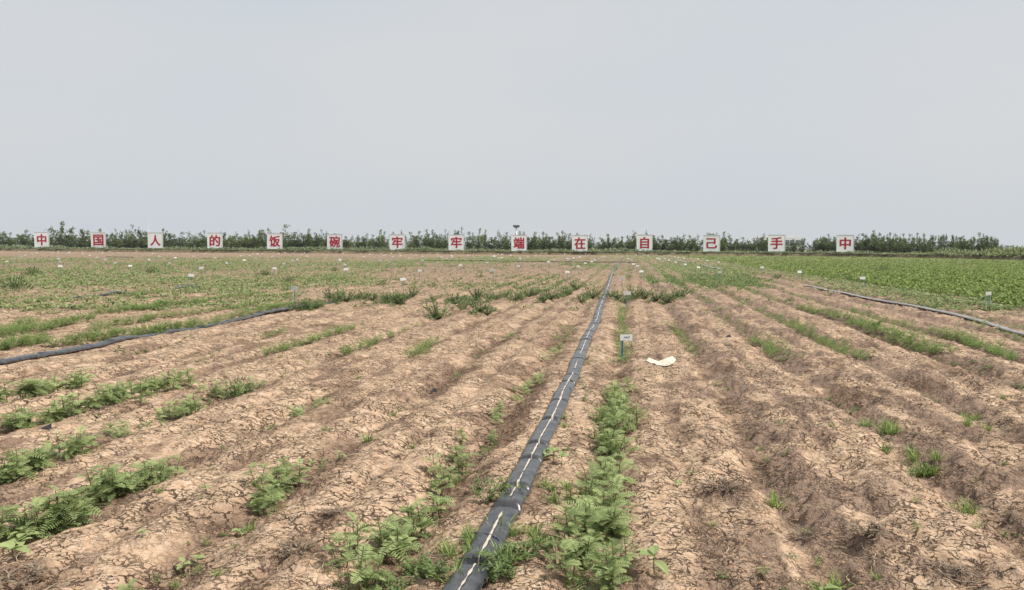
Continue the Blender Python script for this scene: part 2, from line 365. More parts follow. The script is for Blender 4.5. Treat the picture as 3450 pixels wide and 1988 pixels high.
# ---------------------------------------------------------------- plant shapes
def leafquad(mb, p, d, n, ln, w, tint, fold=.0, droop=0.):
    """pointed leaf from two quads bent along its length; p base, d direction, n up"""
    d = d.normalized(); s = d.cross(n).normalized(); n = s.cross(d).normalized()
    a = p; m = p + d * ln * .5 - Vector((0, 0, droop * .25 * ln)); e = p + d * ln - Vector((0, 0, droop * ln))
    mb.add([a - s * w * .18, a + s * w * .18, m + s * w * .5 + n * fold * w, m - s * w * .5 + n * fold * w, e + s * w * .1, e - s * w * .1],
           [(0, 1, 2, 3), (3, 2, 4, 5)], tint)
def pinnate(mb, st, base, az, el, ln, rng, pairs=11, lw=.0046, ll=.029):
    d = Vector((math.cos(az) * math.cos(el), math.sin(az) * math.cos(el), math.sin(el)))
    side = Vector((-math.sin(az), math.cos(az), 0)); pts = []; tw = rng.uniform(-.5, .5)
    tint = rng.uniform(.15, .8)
    for k in range(pairs + 2):
        u = k / (pairs + 1); pts.append(base + d * ln * u - Vector((0, 0, 1)) * ln * .42 * u * u)
    st.tube([pts[0], pts[len(pts) // 2], pts[-1]], [.0022, .0017, .001], 4, .5)
    for k in range(2, pairs + 2):
        u = k / (pairs + 1); t = (pts[k] - pts[k - 1]).normalized(); up = side.cross(t); sd = (side * math.cos(tw) + up * math.sin(tw))
        L_ = ll * math.sin(math.pi * (.18 + .72 * u)) * 1.1
        for s in (-1, 1):
            leafquad(mb, pts[k], (sd * s + t * .35 + Vector((0, 0, rng.uniform(-.1, .2)))), t.cross(sd) * -1 if False else sd.cross(t) * -1, L_, lw * 1.5, tint + rng.uniform(-.1, .1))
def ovate(mb, p, az, el, ln, w, rng, tint):
    d = Vector((math.cos(az) * math.cos(el), math.sin(az) * math.cos(el), math.sin(el))); side = Vector((-math.sin(az), math.cos(az), rng.uniform(-.25, .25))).normalized()
    n = d.cross(side) * -1
    P = []; us = (0, .22, .5, .78, 1); ws = (.12, .85, 1, .65, .06)
    for u, q in zip(us, ws):
        c = p + d * ln * u - Vector((0, 0, 1)) * ln * .35 * u * u
        P += [c - side * w / 2 * q + Vector((0, 0, .12 * w * q)), c, c + side * w / 2 * q + Vector((0, 0, .12 * w * q))]
    mb.add(P, [(3 * k, 3 * k + 1, 3 * k + 4, 3 * k + 3) for k in range(4)] + [(3 * k + 1, 3 * k + 2, 3 * k + 5, 3 * k + 4) for k in range(4)], tint)
def make_sesb(seed):
    rng = random.Random(seed); lf, st = MB(), MB()
    for q in range(rng.choice((2, 2, 3))):
        h = .20 * rng.uniform(.65, 1.1); lean = rng.uniform(0, .35); la = rng.uniform(0, 6.28); b = Vector((rng.uniform(-.05, .05), rng.uniform(-.05, .05), -.012)) * (q > 0) + Vector((0, 0, -.01))
        top = b + Vector((math.cos(la) * lean * h, math.sin(la) * lean * h, h))
        st.tube([b, (b + top) / 2 + Vector((.004, 0, 0)), top], [.0045, .0035, .002], 6)
        a0 = rng.uniform(0, 6.28)
        for k in range(rng.randint(6, 8)):
            u = .25 + .75 * k / 7; p = b.lerp(top, u)
            pinnate(lf, st, p, a0 + k * 2.4, rng.uniform(.15, .9) + .3 * (u - .5), rng.uniform(.09, .16), rng, rng.randint(9, 12))
        if q == 0:
            for k in range(rng.randint(1, 4)):
                az = rng.uniform(0, 6.28); ovate(lf, b + Vector((0, 0, rng.uniform(.03, .1))), az, rng.uniform(.2, .8), rng.uniform(.06, .1), rng.uniform(.035, .055), rng, rng.uniform(.4, 1))
    return lf, st
def make_broad(seed):
    rng = random.Random(seed); lf, st = MB(), MB(); h = rng.uniform(.05, .1)
    st.tube([(0, 0, -.01), (.004, 0, h * .6), (0, .004, h)], [.004, .003, .002], 6)
    for k in range(rng.randint(4, 6)):
        az = k * 2.5 + rng.uniform(-.4, .4); p = Vector((0, 0, h * rng.uniform(.5, 1)))
        ovate(lf, p, az, rng.uniform(.2, .9), rng.uniform(.07, .12), rng.uniform(.04, .06), rng, rng.uniform(.4, 1.1))
    return lf, st
def make_grass(seed):
    rng = random.Random(seed); lf, st = MB(), MB()
    for k in range(46):
        az = rng.uniform(0, 6.28); el = rng.uniform(.6, 1.5); ln = rng.uniform(.10, .24); w = rng.uniform(.004, .008)
        b = Vector((rng.gauss(0, .035), rng.gauss(0, .035), -.01)); d = Vector((math.cos(az) * math.cos(el), math.sin(az) * math.cos(el), math.sin(el))); s = Vector((-math.sin(az), math.cos(az), 0))
        P = []; dr = rng.uniform(.2, .75)
        for u, q in ((0, 1), (.4, 1), (.75, .7), (1, .1)):
            c = b + d * ln * u + Vector((math.cos(az), math.sin(az), -.6)) * ln * dr * u * u * .6; P += [c - s * w * q, c + s * w * q]
        lf.add(P, [(0, 1, 3, 2), (2, 3, 5, 4), (4, 5, 7, 6)], rng.uniform(0, 1))
    for k in range(4):
        az = rng.uniform(0, 6.28); st.tube([(0, 0, -.01), (math.cos(az) * .02, math.sin(az) * .02, .07), (math.cos(az) * .05, math.sin(az) * .05, .13)], [.002, .002, .001], 4)
    return lf, st
def make_weed(seed, spread=.12, up=.10, n=9, nl=10, ll=.04, lw=.013):
    rng = random.Random(seed); lf, st = MB(), MB()
    for q in range(n):
        az = rng.uniform(0, 6.28); r = spread * rng.uniform(.4, 1.1); h = up * rng.uniform(.4, 1.2)
        pts = [Vector((0, 0, -.01)), Vector((math.cos(az) * r * .5, math.sin(az) * r * .5, h * .75)), Vector((math.cos(az) * r, math.sin(az) * r, h))]
        st.tube(pts, [.003, .0022, .0012], 4)
        for k in range(nl):
            u = rng.uniform(.15, 1); p = pts[0].lerp(pts[1], u * 2) if u < .5 else pts[1].lerp(pts[2], u * 2 - 1)
            a = az + rng.uniform(-1.9, 1.9); e = rng.uniform(0, 1.1)
            leafquad(lf, p, Vector((math.cos(a) * math.cos(e), math.sin(a) * math.cos(e), math.sin(e))), Vector((0, 0, 1)), ll * rng.uniform(.6, 1.3), lw * rng.uniform(.7, 1.3), rng.uniform(0, 1), .1, .25)
    return lf, st
def make_forb(seed):
    rng = random.Random(seed); lf, st = MB(), MB()
    for q in range(rng.randint(13, 17)):
        az = rng.uniform(0, 6.28); r = rng.uniform(.04, .24); h = rng.uniform(.10, .25) * (1.15 - r); pts = [Vector((0, 0, -.01)), Vector((math.cos(az) * r * .6, math.sin(az) * r * .6, h * .5)), Vector((math.cos(az) * r, math.sin(az) * r, h))]
        st.tube(pts, [.005, .004, .002], 4)
        for k in range(13):
            u = .12 + .88 * k / 12; p = pts[0].lerp(pts[1], u * 2) if u < .5 else pts[1].lerp(pts[2], u * 2 - 1)
            a = k * 2.4 + q; e = rng.uniform(.0, .9)
            leafquad(lf, p, Vector((math.cos(a) * math.cos(e), math.sin(a) * math.cos(e), math.sin(e))), Vector((0, 0, 1)), rng.uniform(.045, .075), rng.uniform(.017, .028), rng.uniform(0, 1), .1, .25)
    return lf, st
def make_tussock(n=220, seed=5):
    rng = random.Random(seed); lf, st = MB(), MB()
    for q in range(n):
        az = rng.uniform(0, 6.28); r = rng.random() ** .6; z = rng.random() * (1 - r * r * .8)
        p = Vector((math.cos(az) * r * .5, math.sin(az) * r * .5, z * .42)); a = az + rng.uniform(-1, 1); e = rng.uniform(.1, 1.3)
        leafquad(lf, p, Vector((math.cos(a) * math.cos(e), math.sin(a) * math.cos(e), math.sin(e))), Vector((0, 0, 1)), rng.uniform(.10, .22), rng.uniform(.02, .04), rng.uniform(0, 1), .1, .2)
    for q in range(12):
        az = rng.uniform(0, 6.28); r = rng.uniform(.1, .45); st.tube([(0, 0, -.02), (math.cos(az) * r * .5, math.sin(az) * r * .5, .2), (math.cos(az) * r, math.sin(az) * r, .35)], [.008, .006, .003], 4)
    return lf, st
KINDS = {'sesb': ([make_sesb(s) for s in range(6)], M_CROP, 'feathery_seedling'), 'broad': ([make_broad(s) for s in range(20, 24)], M_CROP, 'broadleaf_seedling'),
         'grass': ([make_grass(s) for s in range(30, 34)], M_GRASS, 'grass_tuft'), 'weed': ([make_weed(s) for s in range(40, 44)], M_WEED, 'creeping_weed'),
         'forb': ([make_forb(s) for s in range(50, 54)], M_FORB, 'leafy_bush'), 'fine': ([make_weed(s, .13, .17, 15, 13, .036, .0085) for s in range(70, 75)], M_FINE, 'fine_leaved_seedling'), 'tuss': ([make_tussock(240, s) for s in (60, 61, 62)], M_DARKW, 'dark_weed_bush')}
PROTO = {}
for kd, (vs, mt, nm) in KINDS.items():
    PROTO[kd] = [(lf.mesh(nm + '_leaves', mt), st.mesh(nm + '_stem', M_STEM)) for lf, st in vs]
    KINDS[kd] = ([lf.arr() for lf, st in vs], mt, nm)
class Batch:
    """many small shapes merged into one stuff mesh"""
    def __init__(s): s.V = []; s.F = []; s.T = []; s.n = 0
    def add(s, tpl, x, y, z, sc, rz, dt=0., sz=None):
        V, Fq, T = tpl; c, q = math.cos(rz) * sc, math.sin(rz) * sc
        W = np.empty_like(V); W[:, 0] = V[:, 0] * c - V[:, 1] * q + x; W[:, 1] = V[:, 0] * q + V[:, 1] * c + y; W[:, 2] = V[:, 2] * (sz or sc) + z
        s.V.append(W); s.F.append(Fq + s.n); s.T.append(np.clip(T + dt, 0, 1.2)); s.n += len(V)
    def mesh(s, name, mat, smooth=False): return mesh_np(name, np.vstack(s.V), np.vstack(s.F), mat, smooth, {'tint': np.concatenate(s.T)})
def zg(x, y): return float(relief(np.array([x]), np.array([y]))[0])

# ---------------------------------------------------------------- crop rows and weeds: (x1,y1,x2,y2, count, size, kind, place)
SEG = [
 (2000, 1992, 2015, 1700, 19, 1.0, 'sesb', 'R'), (2015, 1700, 2060, 1400, 21, 0.95, 'sesb', 'R'), (2060, 1400, 2092, 1290, 14, 0.8, 'sesb', 'R'), (2000, 1980, 2060, 1420, 6, 0.8, 'broad', 'R'),
 (2035, 1600, 2080, 1310, 14, 0.8, 'fine', 'R'),
 (1215, 1992, 1300, 1840, 4, 1.15, 'sesb', 'L1'), (1290, 1845, 1440, 1700, 6, 1.15, 'sesb', 'L1'), (1465, 1630, 1585, 1510, 7, 0.85, 'sesb', 'L1'), (1600, 1480, 1645, 1440, 3, 0.55, 'sesb', 'L1'),
 (1300, 1830, 1440, 1700, 3, 0.9, 'broad', 'L1'), (1675, 1400, 1725, 1325, 9, 0.55, 'sesb', 'L1'), (1740, 1310, 1815, 1262, 9, 0.55, 'sesb', 'L1'), (1850, 1205, 1925, 1100, 15, 0.55, 'sesb', 'L1'),
 (850, 1712, 925, 1655, 5, 0.8, 'sesb', 'L2'), (935, 1655, 1000, 1580, 6, 0.8, 'sesb', 'L2'), (1050, 1556, 1050, 1556, 1, 0.55, 'broad', 'L2'), (985, 1392, 1085, 1352, 8, 0.5, 'sesb', 'L3'),
 (1375, 1210, 1470, 1152, 17, 0.75, 'fine', 'L3'), (1616, 1195, 1669, 1163, 4, 0.45, 'weed', 'L2'), (1680, 1150, 1740, 1115, 8, 0.5, 'fine', 'L2'),
 (1145, 1200, 1310, 1132, 26, 0.75, 'fine', 'L4'), (880, 1200, 1200, 1100, 50, 0.75, 'fine', 'L5'), (886, 1138, 957, 1112, 10, 0.56, 'fine', 'L6'), (1310, 1132, 1420, 1092, 12, 0.44, 'fine', 'L4'),
 (700, 1325, 880, 1290, 10, 0.75, 'sesb', 'L4'), (570, 1390, 645, 1368, 9, 0.85, 'sesb', 'L4'), (680, 1335, 760, 1312, 4, 0.55, 'weed', 'L4'),
 (0, 1442, 605, 1288, 50, 1.0, 'sesb', 'L5'), (0, 1355, 295, 1278, 30, 1.0, 'sesb', 'L6'),
 (0, 1618, 130, 1568, 10, 1.05, 'sesb', 'L4'), (170, 1545, 320, 1503, 9, 0.85, 'sesb', 'L4'), (355, 1468, 390, 1458, 2, 0.6, 'sesb', 'L4'), (430, 1448, 465, 1432, 2, 0.75, 'sesb', 'L4'), (500, 1434, 540, 1418, 2, 0.65, 'sesb', 'L4'),
 (60, 1800, 240, 1750, 10, 1.15, 'sesb', 'L3'), (60, 1790, 150, 1760, 3, 0.8, 'broad', 'L3'), (240, 1722, 290, 1692, 2, 0.8, 'sesb', 'L3'), (325, 1670, 520, 1608, 16, 0.9, 'sesb', 'L3'), (570, 1592, 570, 1592, 1, 0.7, 'sesb', 'L3'), (0, 1885, 30, 1835, 2, 0.8, 'broad', 'L3'),
 (266, 1400, 327, 1390, 3, 0.45, 'weed', 'bedL'), (438, 1350, 490, 1358, 4, 0.5, 'weed', 'bedL'), (637, 1224, 737, 1185, 7, 0.38, 'weed', 'bedL'), (376, 1182, 500, 1166, 7, 0.45, 'weed', 'bedL'), (500, 1162, 665, 1128, 8, 0.4, 'weed', 'bedL'),
 (444, 1980, 444, 1980, 1, 0.8, 'sesb', 'bed'), (618, 1872, 618, 1872, 1, 0.6, 'broad', 'bed'), (666, 1853, 666, 1853, 1, 0.45, 'broad', 'bed'), (791, 1763, 820, 1748, 2, 0.5, 'broad', 'bed'), (480, 1812, 480, 1812, 1, 0.35, 'broad', 'bed'),
 (694, 1658, 694, 1658, 1, 0.5, 'broad', 'bed'), (759, 1510, 759, 1510, 1, 0.45, 'weed', 'bed'), (1242, 1468, 1242, 1468, 1, 0.55, 'grass', 'bed'), (1145, 1528, 1145, 1528, 1, 0.45, 'broad', 'bed'), (1108, 1452, 1108, 1452, 1, 0.4, 'weed', 'bed'),
 (1650, 1650, 1705, 1700, 5, 0.75, 'weed', 'hose'), (1600, 1770, 1640, 1890, 6, 0.51, 'grass', 'hose'), (1300, 1985, 1490, 1880, 15, 0.6, 'weed', 'hose'), (1665, 1960, 1785, 1870, 9, 0.8, 'weed', 'hose'), (1675, 1960, 1760, 1880, 4, 0.54, 'grass', 'hose'),
 (1848, 1575, 1885, 1525, 4, 0.75, 'broad', 'hose'), (1825, 1690, 1872, 1625, 5, 0.44, 'grass', 'hose'), (1745, 1830, 1800, 1770, 4, 0.44, 'grass', 'hose'), (1972, 1258, 2000, 1198, 4, 0.45, 'weed', 'hose'), (1938, 1352, 1970, 1312, 3, 0.55, 'weed', 'hose'),
 (2006, 1188, 2050, 1166, 5, 0.45, 'weed', 'hose'), (1560, 1900, 1580, 1800, 4, 0.41, 'grass', 'hose'), (1880, 1440, 1920, 1370, 3, 0.27, 'grass', 'hose'),
 (2205, 1935, 2205, 1935, 1, 0.9, 'broad', 'bedR'), (2286, 1628, 2286, 1628, 1, 0.5, 'broad', 'bedR'), (2619, 1655, 2619, 1655, 1, 0.75, 'grass', 'bedR'), (2955, 1412, 2978, 1455, 4, 0.6, 'grass', 'bedR'), (3055, 1492, 3140, 1568, 6, 0.6, 'grass', 'bedR'),
 (3090, 1540, 3140, 1568, 2, 0.6, 'weed', 'bedR'), (3261, 1675, 3261, 1675, 1, 0.75, 'grass', 'bedR'), (2812, 1442, 2812, 1442, 1, 0.55, 'weed', 'bedR'), (2808, 1940, 2808, 1940, 1, 0.6, 'grass', 'bedR'), (2776, 1988, 2776, 1988, 1, 0.85, 'broad', 'bedR'), (3297, 1416, 3297, 1416, 2, 0.6, 'grass', 'bedR'),
 (2826, 1335, 2940, 1400, 5, 0.45, 'weed', 'bedR'), (3250, 1370, 3270, 1375, 3, 0.55, 'grass', 'bedR'), (3152, 1325, 3160, 1325, 2, 0.5, 'weed', 'bedR'), (2460, 1160, 2470, 1160, 2, 0.35, 'weed', 'bedR'), (2571, 1240, 2575, 1240, 2, 0.4, 'weed', 'bedR'), (3424, 1292, 3440, 1290, 3, 0.55, 'weed', 'bedR'),
 (2096, 1215, 2100, 1131, 22, 0.75, 'fine', 'Rfar'), (2100, 1131, 2095, 1030, 49, 0.62, 'fine', 'Rfar'),
 (2266, 1095, 2326, 1165, 21, 0.62, 'fine', 'r1'), (2440, 1055, 2560, 1140, 33, 0.4, 'fine', 'r2'), (2555, 1142, 2667, 1208, 33, 0.69, 'fine', 'r2'), (2557, 1042, 2646, 1082, 29, 0.53, 'fine', 'r3'), (2646, 1082, 2910, 1208, 82, 0.69, 'fine', 'r3'),
 (2692, 1032, 2870, 1085, 75, 0.69, 'fine', 'r4'), (2870, 1085, 3173, 1197, 113, 0.78, 'fine', 'r4'), (2853, 1042, 3200, 1130, 93, 0.56, 'fine', 'r5'), (3200, 1128, 3422, 1212, 62, 0.81, 'fine', 'r5'), (3190, 1212, 3330, 1245, 12, 0.5, 'weed', 'r5'),
 (3050, 1000, 3450, 1110, 93, 0.45, 'fine', 'r6'), (3250, 1085, 3480, 1150, 33, 0.5, 'fine', 'r6'), (2330, 975, 2395, 1022, 27, 0.56, 'fine', 'r1'), (2450, 985, 2515, 1022, 25, 0.5, 'fine', 'r2'), (2530, 975, 2650, 1022, 44, 0.5, 'fine', 'r3'), (2650, 985, 2780, 1022, 44, 0.45, 'fine', 'r4'),
 (196, 1167, 676, 1092, 133, 0.78, 'fine', 'b1'), (676, 1092, 980, 1031, 91, 0.69, 'fine', 'b1'), (0, 1174, 160, 1141, 44, 0.81, 'fine', 'b2'), (-200, 1160, 110, 1112, 41, 0.75, 'fine', 'b3'), (110, 1113, 310, 1075, 62, 0.81, 'fine', 'b3'), (310, 1062, 690, 1018, 103, 0.75, 'fine', 'b3'),
 (0, 1122, 105, 1085, 37, 0.81, 'fine', 'b3'), (310, 1108, 554, 1069, 62, 0.69, 'fine', 'b2'), (554, 1069, 860, 1030, 69, 0.62, 'fine', 'b2'), (-200, 1045, 183, 1012, 83, 0.69, 'fine', 'b4'), (690, 1012, 990, 985, 83, 0.62, 'fine', 'b3'), (140, 1052, 200, 1045, 15, 0.56, 'fine', 'b4'),
 (420, 1000, 560, 982, 54, 0.75, 'fine', 'b4'), (560, 985, 760, 960, 54, 0.62, 'fine', 'b4'), (820, 968, 1000, 960, 49, 0.75, 'fine', 'b4'), (1050, 950, 1180, 938, 32, 0.75, 'fine', 'b4'),
]
SEG += [(1740, 992, 1905, 940, 34, 0.7, 'weed', 'far'), (1860, 985, 1965, 935, 26, 0.6, 'weed', 'far'), (1560, 1000, 1760, 955, 26, 0.6, 'weed', 'far'), (1000, 1032, 1130, 1012, 22, 0.8, 'weed', 'far'), (880, 1052, 1010, 1035, 16, 0.7, 'weed', 'far'), (2326, 1165, 2345, 1195, 8, 0.5, 'fine', 'r1'), (2400, 1050, 2460, 1100, 14, 0.35, 'fine', 'r2')]
CL3 = [(700, 275), (830, 300), (860, 385), (970, 310), (1010, 330), (1100, 290), (1160, 290), (1210, 290), (1270, 275), (1110, 365), (1160, 370), (1330, 285), (1370, 280), (1410, 260), (1500, 300), (1540, 285), (1590, 270), (1640, 250), (1760, 275), (1800, 265), (1730, 305), (1910, 275), (1950, 285), (2000, 290), (2060, 280), (2110, 280), (2190, 295), (2250, 300), (2300, 285), (2340, 275), (200, 280), (250, 290), (300, 300), (420, 280), (460, 290), (370, 285), (530, 300), (560, 300), (610, 305), (640, 300), (80, 350), (120, 345), (940, 300), (1060, 310), (1700, 225), (1450, 250)]
for (a, b) in CL3:
    SEG.append((1000 + .554 * a - 30, 850 + .554 * b + 8, 1000 + .554 * a + 30, 850 + .554 * b - 16, 14, .95, 'weed', 'near cross'))
    SEG.append((1000 + .554 * a, 850 + .554 * b, 1000 + .554 * a, 850 + .554 * b, 1, 1.5, 'forb', 'cross'))
items = []
for (x1, y1, x2, y2, n, s, kd, pl) in SEG:
    a, b = at(x1, y1), at(x2, y2)
    for k in range(n):
        u = (k + .5 + random.uniform(-.45, .45)) / n; p = a + (b - a) * u
        jx = 0 if n == 1 else random.gauss(0, .065 if pl in ('R', 'L1', 'L2', 'L3', 'L4', 'L5', 'L6', 'Rfar') else .09)
        x, y = p[0] + jx, p[1] + (0 if n == 1 else random.gauss(0, .04))
        items.append([x, y, s * (random.uniform(.5, 1.15) if kd == 'forb' else random.uniform(.72, 1.18)), kd, pl, random.uniform(0, 6.28)])
PLACE = {'R': 'in the lush row right of the striped hose', 'L1': 'in the row just left of the striped hose', 'L2': 'in the second row left of the striped hose',
         'L3': 'in the third row left of the striped hose', 'L4': 'in the fourth row left of the striped hose', 'L5': 'in the long dense row left', 'L6': 'in the row next to the curving black hose',
         'bedL': 'on the bed beside the curving black hose', 'bed': 'on cracked soil between rows left', 'hose': 'hugging the side of the striped hose', 'bedR': 'on crumbly soil right of the blue-staked marker',
         'cross': 'in the dark green band crossing the rows', 'Rfar': 'in the row behind the blue-staked marker'}
DESC = {'sesb': 'feathery green seedling', 'broad': 'round-leaved pale green seedling', 'grass': 'thin-bladed green grass tuft', 'weed': 'small-leaved creeping green weed', 'fine': 'fine-leaved green seedling', 'forb': 'upright dark green leafy plant', 'tuss': 'bushy dark green weed'}
CATS = {'sesb': 'seedling', 'broad': 'seedling', 'grass': 'grass tuft', 'weed': 'weed', 'fine': 'seedling', 'forb': 'plant', 'tuss': 'weed'}
BIGW = [  # large dark weed bushes: px x, base y, width px
    (800, 1302, 125), (50, 977, 80), (110, 925, 50), (508, 919, 46), (1128, 913, 30), (897, 926, 42), (1290, 956, 42), (2860, 944, 34), (2972, 914, 38), (890, 923, 25), (1000, 1046, 60), (2660, 1014, 30), (1620, 935, 26), (2620, 940, 40), (970, 950, 40)]
near_items = sorted([q for q in items if q[4] in PLACE and not (q[4] == 'cross')], key=lambda q: math.hypot(q[0], q[1]) / (q[2] + .2))
cross = [q for q in items if q[4] == 'cross']
solo = near_items[:285] + cross
solo_id = set(id(q) for q in solo)
def put_plant(q, label, group):
    x, y, s, kd, pl, rz = q[:6]
    lf, st = random.choice(PROTO[kd]); nm = KINDS[kd][2]
    r = empty(nm, (x, y, zg(x, y)), rz, s)
    tag(r, label, CATS[kd], group)
    link('leaves', lf, r); link('stem', st, r)
    return r
by = {}
for q in solo: by.setdefault((q[3], q[4]), []).append(q)
ORD = {}
for (kd, pl), qs in by.items():
    qs.sort(key=lambda q: q[1]); grp = '%ss %s' % (DESC[kd], PLACE[pl]); n = len(qs)
    big = max(range(n), key=lambda k: qs[k][2])
    for k, q in enumerate(qs):
        if n == 1: lab = 'lone %s %s' % (DESC[kd], PLACE[pl])
        elif k == 0: lab = 'frontmost %s %s' % (DESC[kd], PLACE[pl])
        elif k == n - 1: lab = 'farthest %s %s' % (DESC[kd], PLACE[pl])
        else: lab = 'one %s between others %s' % (DESC[kd], PLACE[pl])
        put_plant(q, lab, grp if n > 1 else None)
for k, (px, py, w) in enumerate(BIGW):
    p = at(px, py); D = math.hypot(p[0], p[1]); s = w * D / F * 1.1
    lab = ['big dark weed bush at the end of the seedling row, nearest of its kind', 'dark weed bush at the left edge of the field', 'small dark weed bush below the first character board', 'dark round weed bush below the third character board', 'dark weed bush below the sixth character board',
           'low dark weed bush below the fifth character board', 'low weed bush left of a grey-staked marker', 'dark weed bush beside the two-legged marker', 'dark weed bush inside the bright green field', 'small weed bush just before a low dark bush below the fifth character board',
           'dark weed bush at the bend of the curving black hose', 'dark weed bush at the far end of the dusty hose', 'tiny weed bush on bare soil below the eighth character board', 'dark weed bush at the edge of the bright green field', 'low weed bush in front of a grey-staked marker at left'][k]
    put_plant([p[0], p[1], s, 'tuss', '', random.uniform(0, 6)], lab, 'dark weed bushes in the field')
for q in range(300):
    a = rad(heading + random.uniform(-38, 38)); r = 3.3 * (16 / 3.3) ** random.random(); x, y = r * math.cos(a), r * math.sin(a)
    if random.random() < .7:
        P_ = .99 if x < -.15 else 1.12; x = -.15 + round((x + .15) / P_) * P_ + random.gauss(0, .09)
    if abs(x + .68) > .2: items.append([x, y, random.uniform(.16, .36), random.choice(('weed', 'weed', 'fine', 'grass')), 'tiny', random.uniform(0, 6.28)])
M_DEAD = leaf_mat('dead_leaf', (.12, .09, .065), (.28, .215, .15), trans=.1)
DEAD = [(a.mesh('blades', M_DEAD), b.mesh('root', M_BARK)) for a, b in (make_weed(90, .13, .07, 16, 12, .05, .006), make_weed(91, .15, .06, 18, 10, .06, .005))]
DL = ['biggest dead root clump on the crumbly soil near the bottom', 'dead root clump nearest the lower right corner', 'dark dead clump beside a green tuft right of the lush row', 'dead clump just beyond the farther green tufts', 'dead clump right of two green tufts', 'dead clump below the end of the last green row', 'dead clump in the furrow past the torn paper',
      'dead clump between two furrows past the torn paper', 'dead root clump left of the big seedlings by the hose', 'dead clump beside a lone seedling row', 'small dead clump just left of the hose seedlings', 'dead grass clump in the lower left corner', 'dead clump just right of the lush row', 'dead clump right of the lush row, farther off']
for (p, s0, a0), lb in zip(MOUNDS, DL):
    if lb.startswith(('dead clump just beyond', 'dead clump right of two', 'dead clump below', 'dead clump in the furrow', 'dead clump between', 'dead clump right of the lush', 'dead clump beside')): continue
    a, b = random.choice(DEAD); r = empty('dead_clump', (p[0], p[1], zg(p[0], p[1]) - .005), random.uniform(0, 6), (s0 * 6.5, s0 * 6.5, s0 * 3.2)); tag(r, lb, 'dead plant', 'dead root clumps on the soil'); link('blades', a, r); link('root', b, r)
bat = {'grass': Batch(), 'fine': Batch(), 'sesb': Batch(), 'weed': Batch()}
for q in items:
    if id(q) in solo_id: continue
    kd = q[3] if q[3] in bat else 'weed'
    bat[kd].add(random.choice(KINDS[kd][0]), q[0], q[1], zg(q[0], q[1]), q[2], q[5], random.uniform(-.25, .2))
for kd, nm, lab in (('fine', 'crop_rows', 'fine-leaved green crop growing in rows across the field'), ('grass', 'grass_tufts', 'thin grass tufts between the rows'), ('sesb', 'seedlings', 'small feathery seedlings in the middle rows'), ('weed', 'weeds', 'low creeping weeds among the middle rows')):
    if bat[kd].n: tag(link(nm, bat[kd].mesh(nm, KINDS[kd][1])), lab, 'crop' if kd != 'weed' else 'weeds', kind='stuff')

# ---------------------------------------------------------------- far ground cover and the bright green field
def clump(seed, n=11):
    rng = random.Random(seed); mb = MB()
    for q in range(n):
        az = rng.uniform(0, 6.28); r = .5 * rng.random() ** .5; a = rng.uniform(0, 6.28); e = rng.uniform(0, 1.0); z = rng.uniform(.05, .5) * (1.1 - r)
        leafquad(mb, Vector((math.cos(az) * r, math.sin(az) * r, z)), Vector((math.cos(a) * math.cos(e), math.sin(a) * math.cos(e), math.sin(e))), Vector((0, 0, 1)), rng.uniform(.3, .5), rng.uniform(.14, .26), rng.uniform(0, 1), .05, .2)
    return mb.arr()
CLUMPS = [clump(s) for s in range(80, 88)]
cx = RNG.uniform(-250, 3700, 80000); cy = 848 + (RNG.random(80000) ** 1.25) * 195
d0 = np.stack([(cx - 1725) / F, -(cy - 994) / F, -np.ones_like(cx)], -1) @ RM.T
ok = d0[:, 2] < -1e-3; cx, cy, d0 = cx[ok], cy[ok], d0[ok]
t0 = -CAM_H / d0[:, 2]; wx, wy = d0[:, 0] * t0, d0[:, 1] * t0
FOOT = [(-300, 186), (-220, 181), (-160, 175), (-84, 166), (-26, 168), (5, 173), (32, 176), (45, 169), (54, 152), (59, 127), (63, 100), (66, 70)]
fxs = np.array([p[0] for p in FOOT]); fys = np.array([p[1] for p in FOOT])
inside = wy < np.interp(wx, fxs, fys) - 1.0
wx, wy = wx[inside], wy[inside]
cvv, gg = cover(wx, wy)
keep = RNG.random(len(wx)) < cvv * .92
wx, wy, gg = wx[keep], wy[keep], gg[keep]
wz = relief(wx, wy); wd = np.hypot(wx, wy)
bL, bR, bD = Batch(), Batch(), Batch()
wpx, wpy, _w = proj(wx, wy)
for x, y, z, D, g, qx, qy in zip(wx, wy, wz, wd, gg, wpx, wpy):
    s = (.17 + D * .0034) * random.uniform(.6, 1.35)
    if g > .5: bR.add(random.choice(CLUMPS), x, y, z - .02, s * 1.0, random.uniform(0, 6.28), random.uniform(-.35, .3), sz=min(s, .34) * random.uniform(.8, 1.3))
    elif 1290 < qx < 1980 and 890 < qy < 1010 or 2150 < qx < 2600 and 925 < qy < 975 or random.random() < .1: bD.add(random.choice(CLUMPS), x, y, z - .02, s * .6, random.uniform(0, 6.28), random.uniform(-.3, .25), sz=min(s, .3) * random.uniform(.5, 1.1))
    else: bL.add(random.choice(CLUMPS), x, y, z - .02, s * .85, random.uniform(0, 6.28), random.uniform(-.3, .25), sz=min(s, .3) * random.uniform(.5, 1.1))
tag(link('crop_field', bR.mesh('crop_field', M_BRIGHT)), 'dense bright green leafy crop covering the field in front of the last boards', 'crop', kind='stuff')
tag(link('sparse_weeds', bD.mesh('sparse_weeds', M_WEED)), 'small dark weeds dotted along the bare middle beds', 'weeds', kind='stuff')
tag(link('ground_cover', bL.mesh('ground_cover', M_DULL)), 'thin dull green plants dotted over the far beds', 'crop', kind='stuff')

